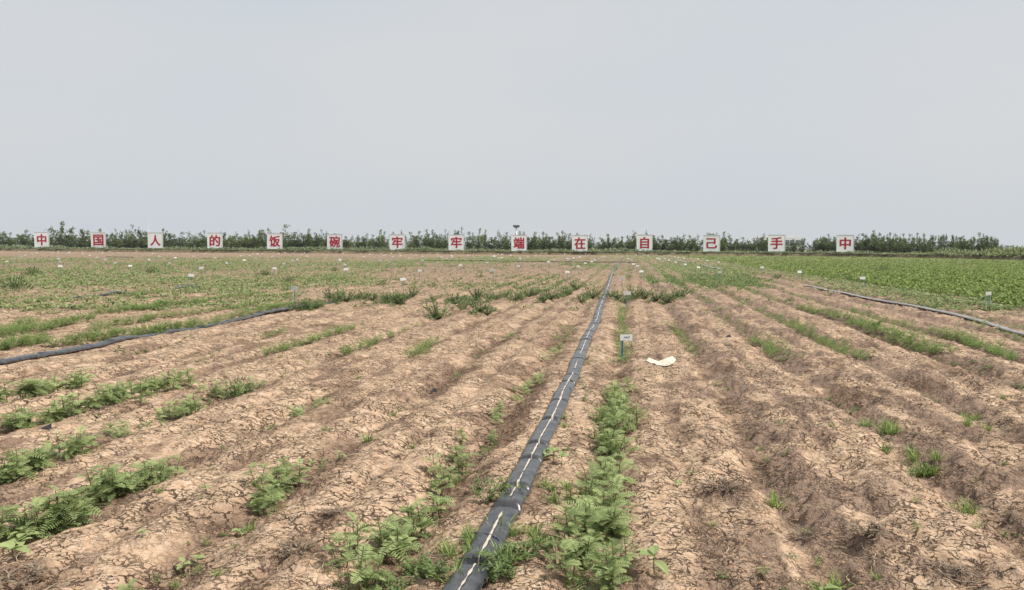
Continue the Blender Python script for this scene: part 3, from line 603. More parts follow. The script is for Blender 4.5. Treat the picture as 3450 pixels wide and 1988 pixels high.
# ---------------------------------------------------------------- clods, straw and twigs on the soil
ico_v = []; ph = (1 + 5 ** .5) / 2
octv = np.array([(x, y, z) for x in (-1, 0, 1) for y in (-1, 0, 1) for z in (-1, 1)] + [(x, y, 0) for x, y in ((-1, -1), (0, -1), (1, -1), (1, 0), (1, 1), (0, 1), (-1, 1), (-1, 0))], float)
idx = {tuple(v): k for k, v in enumerate(octv.astype(int).tolist())}; idx = {tuple(int(c) for c in v): k for k, v in enumerate(octv)}
cf = []
for ax in range(3):
    for sgn in (-1, 1):
        for a in (-1, 0):
            for b in (-1, 0):
                q = []
                for (u, v) in ((a, b), (a + 1, b), (a + 1, b + 1), (a, b + 1)):
                    p = [0, 0, 0]; p[ax] = sgn; p[(ax + 1) % 3] = u; p[(ax + 2) % 3] = v; q.append(idx[tuple(p)])
                cf.append(q if sgn > 0 else q[::-1])
cf = np.array(cf, np.int32); octn = octv / np.linalg.norm(octv, axis=1, keepdims=True)
CL = [(((octn * (1 + RNG.uniform(-.42, .42, (len(octn), 1)))) * np.array([1, RNG.uniform(.6, 1.1), RNG.uniform(.5, .8)])).astype(np.float32), cf, np.full(len(octn), .5, np.float32)) for _ in range(8)]
def scatter(n, rmin, rmax, pw=1.0):
    a = np.radians(heading + RNG.uniform(-42, 42, n)); r = rmin * (rmax / rmin) ** (RNG.random(n) ** pw); return r * np.cos(a), r * np.sin(a)
bc = Batch(); x, y = scatter(42000, 2.6, 15); c = crumb(x, y); k = (RNG.random(len(x)) < c * .95 + .08) & (np.abs(x + .68) > .14); x, y = x[k], y[k]; z = relief(x, y)
for a, b, e in zip(x, y, z): bc.add(random.choice(CL), a, b, e, .003 + .010 * random.random() ** 5, random.uniform(0, 6.28))
tag(link('soil_clods', bc.mesh('soil_clods', M_CLOD, False)), 'small dry soil crumbs strewn along the furrows', 'soil clods', kind='stuff')
def strand(seed):
    rng = random.Random(seed); mb = MB(); a = 0; p = Vector((0, 0, 0)); pts = [p.copy()]
    for k in range(4):
        a += rng.uniform(-.6, .6); p = p + Vector((math.cos(a), math.sin(a), rng.uniform(-.1, .16))) * .25; pts.append(p.copy())
    mb.tube(pts, [.011, .012, .011, .009, .005], 4); return mb.arr()
ST = [strand(s) for s in range(16)]
for nm, mt, n, lab, lo, hi in (('dead_twigs', M_TWIG, 5200, 'dark dead twigs and roots littering the furrows', .03, .11), ('straw_bits', M_STRAW, 2600, 'pale dry straw bits scattered on the soil', .04, .15)):
    b = Batch(); x, y = scatter(n * 3, 2.7, 15); c = crumb(x, y); k = (RNG.random(len(x)) < c * .8 + .06) & (np.abs(x + .68) > .17); x, y = x[k], y[k]; z = relief(x, y)
    for q in range(min(n, len(x))):
        s = random.uniform(lo, hi); b.add(random.choice(ST), x[q], y[q], z[q] + .003, s, random.uniform(0, 6.28), sz=s * random.uniform(.6, 2.0))
    if nm == 'dead_twigs':
        for (p, s0, a0) in MOUNDS:
            for q in range(26):
                xx, yy = p[0] + random.gauss(0, s0 * .6), p[1] + random.gauss(0, s0 * .6); s = random.uniform(.05, .12); b.add(random.choice(ST), xx, yy, zg(xx, yy) + .004, s, random.uniform(0, 6.28), sz=s * random.uniform(.8, 2))
    tag(link(nm, b.mesh(nm, mt)), lab, 'plant litter', kind='stuff')

# ---------------------------------------------------------------- irrigation hoses
def smooth_path(P, step):
    P = np.array(P, float); out_ = []
    Q = np.vstack([2 * P[0] - P[1], P, 2 * P[-1] - P[-2]])
    for k in range(1, len(Q) - 2):
        n = max(2, int(np.linalg.norm(Q[k + 1] - Q[k]) / step))
        for t in np.linspace(0, 1, n, endpoint=False):
            a, b, c, d = Q[k - 1:k + 3]
            out_.append(.5 * (2 * b + (c - a) * t + (2 * a - 5 * b + 4 * c - d) * t * t + (3 * b - 3 * c + d - a) * t ** 3))
    out_.append(P[-1]); return np.array(out_)
def hose_frame(P, wid, hgt, step, creases=1.3, seed=1, sink=None, even=.11):
    rng = np.random.default_rng(seed); C = smooth_path([(p[0], p[1]) for p in P], step); s = np.concatenate([[0], np.cumsum(np.linalg.norm(np.diff(C, axis=0), axis=1))])
    T = np.gradient(C, axis=0); T /= np.linalg.norm(T, axis=1, keepdims=True); Nn = np.stack([-T[:, 1], T[:, 0]], -1)
    zc = np.max([relief(C[:, 0] + Nn[:, 0] * o_, C[:, 1] + Nn[:, 1] * o_) for o_ in (-.06, 0, .06)], axis=0)
    kw = max(1, int(even / step)); ker = np.ones(2 * kw + 1) / (2 * kw + 1); zc = np.convolve(np.pad(zc, kw, 'edge'), ker, 'valid')
    W = np.full(len(s), wid) * (1 + .10 * (vn(s * 1.1, s * 0, seed) - .5)); Hh = np.full(len(s), hgt) * (1 + .22 * (vn(s * 1.7, s * 0, seed + 3) - .5))
    q = .4
    while q < s[-1] and q < 40:
        g = np.exp(-((s - q) / .026) ** 2); dp = rng.uniform(.3, .75); Hh *= 1 - dp * g; W *= 1 + .05 * g - .03 * np.exp(-((s - q - .05) / .04) ** 2)
        Hh *= 1 + .1 * np.exp(-((s - q - .06) / .05) ** 2); q += rng.uniform(.25, creases)
    if sink is not None: zc = zc + np.interp(s / s[-1], [a for a, b in sink], [b for a, b in sink])
    return C, Nn, zc, W, Hh, s
def hose_mesh(name, P, mat, wid=.165, hgt=.05, step=.025, seed=1, n=18, sink=None, **k):
    C, Nn, zc, W, Hh, s = hose_frame(P, wid, hgt, step, seed=seed, sink=sink, **k)
    th = np.linspace(0, 2 * math.pi, n, endpoint=False); ca = np.sign(np.cos(th)) * np.abs(np.cos(th)) ** .92; sa = np.sin(th)
    V = np.zeros((len(s), n, 3)); V[:, :, 0] = C[:, None, 0] + Nn[:, None, 0] * W[:, None] / 2 * ca; V[:, :, 1] = C[:, None, 1] + Nn[:, None, 1] * W[:, None] / 2 * ca
    wr = .006 * (vn(s[:, None] * 16 + 0 * th, th * 3 + 0 * s[:, None], seed) - .5)
    V[:, :, 2] = zc[:, None] + Hh[:, None] * .42 + Hh[:, None] / 2 * sa + wr * (sa > 0)
    i = np.arange(len(s) - 1)[:, None]; j = np.arange(n)[None, :]; Fq = np.stack([i * n + j, i * n + (j + 1) % n, (i + 1) * n + (j + 1) % n, (i + 1) * n + j], -1).reshape(-1, 4)
    tint = np.tile((ca + 1) / 2, (len(s), 1)).ravel()
    return mesh_np(name, V.reshape(-1, 3), Fq, mat, True, {'tint': tint}), (C, Nn, zc, W, Hh, s)
cen = [at(*p) for p in [(1530, 2050), (1575, 1965), (1632, 1864), (1684, 1763), (1741, 1662), (1789, 1561), (1825, 1481), (1870, 1400), (1906, 1320), (1931, 1260), (1960, 1185), (1985, 1128), (2006, 1092), (2027, 1025), (2045, 978), (2065, 918)]]
cen = [p for p in cen] + [np.array((-1.15, 70, 0)), np.array((-1.35, 112, 0))]
me, fr = hose_mesh('irrigation_hose', cen, M_HOSE, seed=4, step=.0125, hgt=.062)
hose_c = tag(link('irrigation_hose', me), 'thick flat black irrigation hose with a pale broken stripe down its middle', 'hose', 'hoses lying on the field')
C, Nn, zc, W, Hh, s = fr
kk = s < 45; C, Nn, zc, Hh, s = C[kk], Nn[kk], zc[kk], Hh[kk], s[kk]
wv = np.maximum(.001, .0100 + .024 * (fbm(s * 16, s * 0, 8, 3) - .5)) * sst(.22, .40, vn(s * 2.6, s * 0 + 4, 9) + .3 * vn(s * 13, s * 0, 19)) * (1 + .03 * np.clip(s - 3, 0, 20)); gap = wv > .0022
off = .010 * (vn(s * .6, s * 0, 12) - .5) - .006
SV = np.stack([np.stack([C[:, 0] + Nn[:, 0] * (off + g * wv), C[:, 1] + Nn[:, 1] * (off + g * wv), zc + Hh * .93 + .0035], -1) for g in (-.5, .5)], 1)
ix = np.arange(len(s) - 1); ix = ix[gap[:-1]]
Fs = np.stack([ix * 2, ix * 2 + 1, ix * 2 + 3, ix * 2 + 2], -1)[:, ::-1]
runs = np.split(Fs, np.where(np.diff(ix) > 1)[0] + 1)
for rn in runs:
    if len(rn) > 1:
        u = np.unique(rn); mpn = np.zeros(u.max() + 1, int); mpn[u] = np.arange(len(u)); link('stripe', mesh_np('stripe', SV.reshape(-1, 3)[u], mpn[rn], M_STRIPE, True), hose_c)
lf_ = [at(*p) for p in [(-260, 1275), (0, 1231), (142, 1203), (338, 1164), (480, 1131), (676, 1096), (900, 1053), (1010, 1033), (1110, 1015), (1200, 999)]]
tag(link('irrigation_hose', hose_mesh('irrigation_hose', lf_, M_HOSE, .17, .075, .05, 6, sink=[(0, 0), (.7, 0), (.85, -.03), (1, -.07)])[0]), 'long black irrigation hose curving past dense green rows from below the second board', 'hose', 'hoses lying on the field')
rt = [at(*p) for p in [(3700, 1190), (3450, 1128), (3191, 1060), (2942, 1010), (2800, 981), (2712, 962.5)]]
tag(link('irrigation_hose', hose_mesh('irrigation_hose', rt, M_HOSER, .145, .055, .05, 9, creases=4, even=1.2)[0]), 'straight dusty grey hose lying in front of the bright green field', 'hose', 'hoses lying on the field')
for pts, mt, w, h, lab, sk in (
    ([(215, 1004), (400, 990), (520, 979), (610, 969), (665, 965)], M_HOSE, .2, .1, 'partly buried black hose among plants below the third character board', [(0, -.02), (.15, .0), (.3, .02), (.45, -.14), (.72, -.14), (.85, .02), (1, .02)]),
    ([(2365, 896), (2440, 911)], M_HOSER, .22, .1, 'short pale hose length on green weeds below the twelfth board', None), ([(2268, 877), (2325, 887)], M_HOSER, .3, .12, 'distant pale hose length among markers below the eleventh board', None),
    ([(1430, 878), (1650, 880), (1900, 883), (2150, 884.5)], M_FILM, .26, .09, 'distant dark hose stretched across the rows below the ninth board', None), ([(360, 866), (450, 867.5)], M_FILM, .26, .09, 'distant short dark hose on bare soil below the third character board', None)):
    tag(link('irrigation_hose', hose_mesh('irrigation_hose', [at(*p) for p in pts], mt, w, h, .15, 13, n=10, sink=sk)[0]), lab, 'hose', 'hoses lying on the field')
for pts, lab in ((((1545, 1815, 0), (1570, 1790, .03), (1632, 1790, .07), (1672, 1805, .07), (1692, 1830, .05)), 'thin grey drip tube arching onto the striped hose'), (((1906, 1308, .05), (1925, 1310, .08), (1940, 1330, .06), (1945, 1352, .01)), 'small pale drip tube curling beside the striped hose')):
    b = MB(); C = smooth_path([at(x, y, z * .8) + np.array([0, 0, zg(*at(x, y, z * .8)[:2])]) for x, y, z in pts], .02); b.tube([tuple(c) for c in C], .0045, 6)
    tag(link('drip_tube', b.mesh('drip_tube', M_TUBE if 'thin' in lab else M_STEEL, True)), lab, 'tube', 'drip tubes')

# ---------------------------------------------------------------- torn paper and film scraps
def sheet(name, P, zs, mat, th=.004):
    V = []
    for (x, y), z in zip(P, zs):
        q = at(2000 + .1583 * x, 1080 + .1583 * y, 0.0); V.append((q[0], q[1], zg(q[0], q[1]) + z))
    return V
pl_ = [(1120, 872), (1180, 832), (1290, 862), (1400, 872), (1460, 885), (1430, 925), (1350, 918), (1290, 905), (1220, 915)]
pr_ = [(1440, 890), (1520, 845), (1600, 792), (1490, 890), (1600, 850), (1680, 822), (1755, 892), (1700, 935), (1580, 982), (1500, 955), (1430, 925)]
def poly_mesh(name, V, mat, th=.0025):
    import bmesh
    bm = bmesh.new(); a = [bm.verts.new(v) for v in V]; f = bm.faces.new(a)
    r = bmesh.ops.extrude_face_region(bm, geom=[f])
    for v in r['geom']:
        if isinstance(v, bmesh.types.BMVert): v.co.z -= th
    bmesh.ops.triangulate(bm, faces=[f_ for f_ in bm.faces if len(f_.verts) > 4]); bmesh.ops.recalc_face_normals(bm, faces=bm.faces)
    me = bpy.data.meshes.new(name); bm.to_mesh(me); bm.free(); me.materials.append(mat); return me
V1 = sheet('a', pl_, (.015, .03, .03, .022, .015, .012, .012, .012, .01), M_PAPER); V2 = sheet('b', pr_, (.015, .03, .04, .02, .03, .03, .022, .014, .012, .012, .012), M_PAPER)
pe = empty('torn_paper', (0, 0, 0)); tag(pe, 'torn cream paper scrap lying on crumbly soil beside the blue-staked marker', 'paper')
b0 = Vector(V2[0]); pe.location = b0
for nm, V_ in (('paper_flap', V1), ('paper_sheet', V2)):
    link(nm, poly_mesh(nm, [Vector(v) - b0 for v in V_], M_PAPER), pe)
for (px, py, w, lab) in ((160, 1440, .055, 'small black plastic scrap below the long dense seedling row'), (1462, 1298, .05, 'tiny black plastic scrap on bare cracked soil left of the striped hose'), (2455, 1135, .06, 'dark plastic scrap in the furrow beyond the torn paper')):
    p = at(px, py); z = zg(p[0], p[1]); V_ = [(p[0] - w * .8, p[1] - .02, z + .015), (p[0] - .1 * w, p[1] - w * .25, z + .012), (p[0] + w * .8, p[1] - .01, z + .012), (p[0] + w * .3, p[1] + w * .5, z + .05), (p[0] - w * .4, p[1] + w * .4, z + .03)]
    tag(link('plastic_scrap', poly_mesh('plastic_scrap', V_, M_FILM)), lab, 'plastic scrap', 'plastic scraps')

# ---------------------------------------------------------------- text helper
def text_mesh(body, size, extrude, offset, mat):
    c = bpy.data.curves.new('lettering', 'FONT'); c.body = body; c.size = size; c.extrude = extrude; c.offset = offset; c.align_x = 'CENTER'; c.resolution_u = 4
    o = bpy.data.objects.new('lettering', c); COL.objects.link(o)
    dg = bpy.context.evaluated_depsgraph_get(); me = bpy.data.meshes.new_from_object(o.evaluated_get(dg)); bpy.data.objects.remove(o); bpy.data.curves.remove(c)
    n = len(me.vertices); co = np.zeros(n * 3, np.float32); me.vertices.foreach_get('co', co); co = co.reshape(-1, 3)
    mid = (co.max(0) + co.min(0)) / 2; ext = co.max(0) - co.min(0); co -= np.array([mid[0], mid[1], 0]); w = np.stack([co[:, 0], -co[:, 2], co[:, 1]], -1)
    me.vertices.foreach_set('co', w.astype(np.float32).ravel()); me.materials.clear(); me.materials.append(mat); me.update(); return me, ext

def bold_text(ch, size, wgt, mat):
    me, ext = text_mesh(ch, size, .004, 0.0, mat)
    n, co = len(me.vertices), np.zeros(len(me.vertices) * 3, np.float32); me.vertices.foreach_get('co', co); co = co.reshape(-1, 3)
    me.calc_loop_triangles(); nt_ = len(me.loop_triangles); tr = np.zeros(nt_ * 3, np.int32); me.loop_triangles.foreach_get('vertices', tr); tr = tr.reshape(-1, 3)
    Vs, Fs_ = [], []
    for k in range(9):
        a = k * math.pi / 4; r = wgt if k < 8 else 0; Vs.append(co + np.array([r * math.cos(a), -.001 * k, r * .6 * math.sin(a)])); Fs_.append(tr + k * n)
    return mesh_np('character', np.vstack(Vs), np.vstack(Fs_), mat), ext + 2 * wgt
# ---------------------------------------------------------------- plot markers
TB = MB(); TB.box((0, 0, 0), (.17, .006, .085)); TAG_B = TB.mesh('marker_board', M_TAG)
PB = MB(); PB.box((0, 0, .18), (.022, .014, .40)); STAKE_BLUE = PB.mesh('marker_stake', M_BLUE); STAKE_GREY = PB.mesh('marker_stake', M_GSTAKE)
WR, _e = text_mesh('4 A Y', .034, .001, .0012, M_INK)
def marker(px, py, sc, label, stake='grey', group='white plot markers standing across the field', writing=False, two=False, tilt=0., lean=-10):
    h = .335 * (sc if sc < 1.3 else (1 + (sc - 1) * .4)); p = at(px, py, h)
    for _ in range(3): p = at(px, py, h + zg(p[0], p[1]))
    z = zg(p[0], p[1]); r = empty('plot_marker', (p[0], p[1], z), rad(8) + random.uniform(-.25, .25)); tag(r, label, 'marker', group)
    b = link('board', TAG_B, r, (0, 0, h)); b.scale = (sc,) * 3; b.rotation_euler = (rad(lean), tilt, 0)
    hs = h / .335
    if two:
        for sx in (-.07, .07):
            k = link('stake', STAKE_BLUE if stake == 'blue' else STAKE_GREY, r, (sx * sc, .012, -.02)); k.scale = (1, 1, hs)
    else:
        k = link('stake', STAKE_BLUE if stake == 'blue' else STAKE_GREY, r, (-.055 * sc if writing else 0, .012, -.02)); k.scale = (1, 1, hs)
    if writing:
        t = link('writing', WR, b, (.012, -.0055, .004))
    return r
marker(2110, 1132, 1.0, 'white plot marker with dark writing on a bright blue stake beside the striped hose', 'blue', writing=True, tilt=rad(-2))
NEARM = [((2113, 986), 1.15, 'grey plot marker rising from the dark green band behind the blue-staked one', 0), ((2096, 936), 1.2, 'grey-staked plot marker on bare soil just right of the striped hose', 0), ((2161, 915), 1.2, 'white plot marker at the edge of the green strip right of the hose', 0),
         ((1912, 916), 1.2, 'white plot marker left of the striped hose near the green strip', 0), ((992, 975), 1.25, 'pale plot marker among plants just behind the curving black hose', 0), ((1358, 934), 1.2, 'plot marker on bare soil between the sixth and seventh boards', 0),
         ((1414, 909), 1.2, 'small plot marker on bare beds below the seventh character board', 0), ((1662, 913), 1.25, 'pale plot marker on bare soil below the eighth character board', 0), ((644, 925), 1.35, 'tilted white plot marker below the fourth character board, nearest on that bed', 0),
         ((1166, 906), 1.4, 'bright white plot marker beside the dark weed bush below the sixth board', 0), ((678, 903), 1.4, 'white plot marker just behind the tilted one below the fourth board', 0), ((203, 897), 1.3, 'white plot marker between the first and second boards', 0),
         ((2906, 937), 1.2, 'square white two-legged plot marker at the edge of the bright green field', 1), ((3330, 991), 1.05, 'pale two-legged plot marker in front of the bright green field, nearest there', 1), ((2694, 917), 1.25, 'white plot marker behind the dusty hose end, below the thirteenth board', 0),
         ((2568, 900), 1.3, 'white plot marker on the green field edge before the thirteenth board', 0), ((2425, 916), 1.25, 'white plot marker beside the short pale hose', 0), ((925, 903), 1.3, 'white plot marker below the fifth character board on sparse green beds', 0)]
for (p, sc, lab, two) in NEARM: marker(p[0], p[1], sc, lab, two=bool(two), tilt=random.uniform(-.12, .12), lean=6 if 'grey' in lab or 'pale' in lab else -8)
F1 = [(2145,467),(1232,495),(555,430),(570,455),(1090,465),(998,432),(1410,435),(1605,465),(140,427),(65,452),(200,405),(920,410),(540,405),(780,358),(780,378),(1060,383),(1035,357),(1290,357),(1275,375),(660,358),(650,370),(550,358),(550,376),(500,370),(405,360),(20,357),(180,358),(350,370),(300,382),(240,393),(910,357),(970,372),(940,362),(1445,375),(1610,372),(1775,375),(1510,402),(1660,417),(1940,378),(2090,388),(2235,370),(2280,400),(2360,395),(2390,378),(2435,378),(2490,375),(2035,418),(2310,440),(2420,425),(1830,402),(850,393),(1120,372)]
F2 = [(875,485),(830,435),(830,450),(300,475),(380,443),(425,430),(50,383),(250,378),(310,370),(385,385),(470,387),(520,402),(670,382),(720,388),(785,405),(1025,378),(1055,407),(1155,418),(1205,438),(1300,457),(1110,385),(1240,395),(1260,387),(1225,378),(1315,377),(1395,377),(1400,397),(1330,407),(1485,423),(1540,390),(1560,392),(1610,408),(1497,377),(1610,443),(1755,458),(1755,402),(1790,407),(1840,423),(1755,380),(1890,410),(1885,395),(1920,379),(1970,495),(2040,393),(2030,410),(2090,405),(2170,413),(2220,462),(2280,400),(2290,407),(2335,420),(2360,383),(2440,387),(190,403),(200,372),(495,370),(95,378),(860,375)]
F3 = [(45,392),(28,403),(45,407),(115,418),(80,383),(200,393),(285,410),(287,430),(362,405),(437,395),(485,393),(613,433),(555,452),(710,388),(735,425),(755,424),(795,417),(850,410),(905,380),(905,470),(965,453),(995,437),(1035,428),(1065,410),(1090,402),(1250,408),(1205,388),(1295,393),(1310,422),(1335,437),(1360,477),(1397,500),(838,500),(425,468),(270,497),(1385,390),(1430,410),(1497,398),(1470,390),(1585,420),(1607,427),(1655,428),(1695,440),(1692,392),(1710,398),(1750,408),(1785,413),(1837,420),(1903,425),(1972,428),(2060,438),(2165,458),(1760,453),(1850,478),(1975,512)]
SIGN_PX = [(141, 782, 833, 47.6), (332, 783.5, 834.5, 48.8), (523.5, 784, 835, 49.9), (724.5, 785, 836, 50.6), (925.5, 787, 838, 51.0), (1128, 789, 840, 51.4), (1339, 790.5, 841.5, 51.4), (1538, 791, 842.5, 51.6), (1749, 792.5, 845, 51.8), (1954, 792.5, 846, 52.4), (2172, 791.5, 844.5, 53.4), (2398, 793, 846.5, 55.2), (2617, 791.5, 846, 57), (2848, 792.5, 847.5, 58)]
CH = '中国人的饭碗牢牢端在自己手中'
NAME = ['first', 'second', 'third', 'fourth', 'fifth', 'sixth', 'seventh', 'eighth', 'ninth', 'tenth', 'eleventh', 'twelfth', 'thirteenth', 'last']
for off, L_ in ((0, F1), (850, F2), (1650, F3)):
    for (a, b) in L_:
        px, py = off + .3562 * a, 720 + .3562 * b
        near_s = min(range(14), key=lambda k: abs(SIGN_PX[k][0] - px))
        d = 'bare far strip' if py < 858 else ('far beds' if py < 872 else 'mid-distance beds')
        marker(px, py, 1.15 if py > 880 else 1.3, 'tiny white plot marker on the %s below the %s character board' % (d, NAME[near_s]), group='white plot markers on the %s below the %s board' % (d, NAME[near_s]), tilt=random.uniform(-.2, .2), lean=random.uniform(-22, 6))

# ---------------------------------------------------------------- embankment behind the field
SOILB = plain('bank_soil', (.17, .135, .085), .95, .05, .3, .8)
prof = [(-.3, -.1), (.0, .02), (.12, .28), (.35, .50), (2.0, .60), (4, .58), (9, .52), (18, .5), (45, .45), (60, -.3)]
fp = smooth_path(FOOT, 1.5); T = np.gradient(fp, axis=0); T /= np.linalg.norm(T, axis=1, keepdims=True); NB = np.stack([-T[:, 1], T[:, 0]], -1)
wob = (fbm(np.arange(len(fp)) * .21, np.zeros(len(fp)), 91, 3) - .5) * 2.0
BV = []
for k, (d, z) in enumerate(prof):
    dd = d + wob * (1 if d < 4 else 0) * .5
    BV.append(np.stack([fp[:, 0] + NB[:, 0] * dd, fp[:, 1] + NB[:, 1] * dd, np.full(len(fp), z) + (.12 * (fbm(fp[:, 0] * .8, fp[:, 1] * .8 + k, 93, 2) - .5) * 2 if 0 < z else 0)], -1))
BV = np.stack(BV, 1); nb, npf = BV.shape[:2]
i = np.arange(nb - 1)[:, None]; j = np.arange(npf - 1)[None, :]; BF = np.stack([i * npf + j, (i + 1) * npf + j, (i + 1) * npf + j + 1, i * npf + j + 1], -1).reshape(-1, 4)
tag(link('embankment', mesh_np('embankment', BV.reshape(-1, 3), BF, SOILB, True)), kind='structure')
def foot_dist(px):
    """depth of the embankment foot seen at photo column px"""
    best = None
    u, v, w = proj(fp[:, 0], fp[:, 1]); k = np.argmin(np.abs(u - px) + (w < 1) * 1e6); return w[k]
# undergrowth
ug = Batch(); ugl = Batch()
SH = [clump(s, 16) for s in range(100, 106)]
seglen = np.concatenate([[0], np.cumsum(np.linalg.norm(np.diff(fp, axis=0), axis=1))])
for q in range(15000):
    s0 = random.uniform(0, seglen[-1]); k = min(np.searchsorted(seglen, s0), len(fp) - 1); d = .7 + random.random() ** 1.6 * 12
    x, y = fp[k] + NB[k] * d + np.array([random.uniform(-.8, .8), 0]); px_, _, w_ = proj(np.array([x]), np.array([y]))
    tall = float(vn(np.array([s0 * .13]), np.array([d * .3]), 97)[0]); h = (.65 + 1.5 * tall * sst(.5, 3, d)) * random.uniform(.6, 1.2)
    if px_[0] > 3150: h *= 1.5
    (ugl if (px_[0] > 2950 and random.random() < .7) or random.random() < .12 else ug).add(random.choice(SH), x, y, .45, random.uniform(.6, 1.4), random.uniform(0, 6.28), random.uniform(-.3, .2), sz=h)
tag(link('undergrowth', ug.mesh('undergrowth', M_SHRUB)), 'grey-green weeds growing thickly along the low bank', 'undergrowth', kind='stuff')
tag(link('undergrowth', ugl.mesh('undergrowth', M_DULL)), 'yellow-green weeds on the low bank, thickest beyond the last board', 'undergrowth', kind='stuff')
# far treeline
ft = Batch()
for q in range(9000):
    a = rad(heading + random.uniform(-46, 46)); D = random.uniform(850, 960); x, y = D * math.cos(a), D * math.sin(a)
    top = 3 + 5.0 * float(fbm(np.array([a * 60]), np.array([0.]), 99, 3)[0])
    ft.add(random.choice(CLUMPS), x, y, random.uniform(-1, top) - .8, random.uniform(3, 5), random.uniform(0, 6.28), random.uniform(-.3, .3), sz=random.uniform(2.5, 4))
tag(link('far_woods', ft.mesh('far_woods', M_FAR)), 'hazy bluish line of far woods on the horizon', 'woods', kind='stuff')

# ---------------------------------------------------------------- big character boards
for k, ((px, y0, y1, wp), ch) in enumerate(zip(SIGN_PX, CH)):
    Z = foot_dist(px) + 3.0
    W_ = wp * Z / F; H_ = (y1 - y0) * Z / F; c = at_depth(px, (y0 + y1) / 2, Z)
    r = empty('character_board', (c[0], c[1], .5), rad(8.72) + random.uniform(-.05, .05)); r.rotation_euler[1] = random.uniform(-.012, .012)
    nxt = ['at the far end of the row, before the 国 board', 'second in the row', 'third in the row', 'fourth in the row', 'fifth in the row', 'sixth in the row', 'next to the 碗 board', 'next to the 端 board', 'with a lamp mast behind it', 'between 端 and 自', 'between 在 and 己', 'between 自 and 手', 'hiding a white coach', 'at the end beside the tall dark trees'][k]
    tag(r, 'white board with red character %s, %s of fourteen from the left' % (ch, NAME[k]), 'sign board', 'red character boards in a row on the bank')
    zc = c[2] - .5
    b = MB(); b.box((0, 0, zc), (W_, .06, H_)); link('board', b.mesh('board', M_BOARD), r)
    b = MB(); fw = .04
    b.box((0, -.02, zc + H_ / 2 + fw / 2), (W_ + 2 * fw, .12, fw)); b.box((0, -.02, zc - H_ / 2 - fw / 2), (W_ + 2 * fw, .12, fw)); b.box((-W_ / 2 - fw / 2, -.02, zc), (fw, .12, H_)); b.box((W_ / 2 + fw / 2, -.02, zc), (fw, .12, H_))
    link('frame', b.mesh('frame', M_FRAME), r)
    me, ext = bold_text(ch, 3.0, .095, M_RED)
    t = link('character', me, r, (0, -.05, zc)); tw = {'人': .70, '自': .58, '己': .66, '中': .66, '手': .74}.get(ch, .72) * W_; th_ = {'己': .66, '人': .72}.get(ch, .76) * H_
    t.scale = (tw / ext[0], 1, th_ / ext[1])
    for sx in (-1, 1):
        b = MB(); b.box((sx * (W_ / 2 - .12), .09, (zc + H_ / 2 - .2) / 2 - .2), (.09, .09, zc + H_ / 2 + .2)); link('leg', b.mesh('leg', M_STEEL), r)

# ---------------------------------------------------------------- trees behind the boards
def make_tree(seed, upright=.8, dens=1.0):
    rng = random.Random(seed); tk, lf = MB(), MB(); ns = rng.randint(6, 9)
    tk.tube([(0, 0, -.03), (0.01, 0, .06), (0, .01, .14)], [.022, .018, .014], 6)
    for q in range(ns):
        az = q * 2.4 + rng.uniform(-.5, .5); rr_ = rng.uniform(.1, .5) if q else .05; h = rng.uniform(.62, 1.0) * (1 - .35 * rr_)
        if q == 0: h = 1.0
        b = Vector((0, 0, rng.uniform(.05, .16))); m = b + Vector((math.cos(az) * rr_ * .55, math.sin(az) * rr_ * .55, (h - b.z) * .45)); e = Vector((math.cos(az) * rr_, math.sin(az) * rr_, h * .97))
        tk.tube([b, m, e], [.012, .008, .003], 4)
        for k in range(int(34 * dens)):
            u = rng.random(); u = .05 + .97 * u; p = b.lerp(m, u * 2) if u < .5 else m.lerp(e, min(1.03, u * 2 - 1))
            sp = .10 * (1.2 - .85 * u)
            c = p + Vector((rng.gauss(0, sp), rng.gauss(0, sp), rng.gauss(0, sp * .6))); tb = rng.uniform(0, .8)
            for l_ in range(6):
                a = rng.uniform(0, 6.28); el = rng.uniform(-.3, 1.3)
                leafquad(lf, c + Vector((rng.gauss(0, .022), rng.gauss(0, .022), rng.gauss(0, .022))), Vector((math.cos(a) * math.cos(el), math.sin(a) * math.cos(el), math.sin(el))), Vector((rng.uniform(-1, 1), rng.uniform(-1, 1), 1)), rng.uniform(.045, .08), rng.uniform(.026, .045), tb + rng.uniform(-.2, .3), .1, .1)
    return lf, tk
TREES = [make_tree(s, dens=d) for s, d in ((1, 1.1), (2, 1.0), (3, 1.2), (4, .8), (5, .9), (6, 1.1), (7, .7))]
TM = [[lf.mesh('crown', m) for lf, tk in TREES] for m in (M_TREE, M_TREEL)]; TT = [tk.mesh('trunk', M_BARK) for lf, tk in TREES]
T1 = [(30,165,150),(100,180,120),(240,160,130),(330,200,110),(460,155,120),(590,90,140),(680,170,120),(790,140,140),(870,190,110),(960,150,120),(1040,200,110),(1090,145,70),(1150,180,120),(1250,105,100),(1340,150,140),(1400,190,110),(1480,200,110),(1555,155,90),(1620,180,120),(1720,185,130),(1800,175,120),(1880,195,110),(1935,160,80),(2010,190,110),(2100,170,110),(2180,200,120),(2250,180,110),(2330,200,110),(2360,160,70),(2430,210,110),(2490,150,110)]
T2 = [(20,210,110),(100,155,110),(155,150,70),(220,190,110),(310,120,150),(400,200,120),(460,190,110),(530,150,110),(600,185,110),(650,150,80),(720,190,110),(800,200,110),(880,220,110),(940,210,90),(1010,210,100),(1080,185,90),(1140,200,110),(1200,165,110),(1250,170,90),(1340,180,90),(1415,160,60),(1500,175,110),(1570,170,100),(1640,165,90),(1700,160,90),(1770,190,100),(1825,150,60),(1920,150,100),(1985,145,60),(2060,180,110),(2140,155,100),(2200,160,70)]
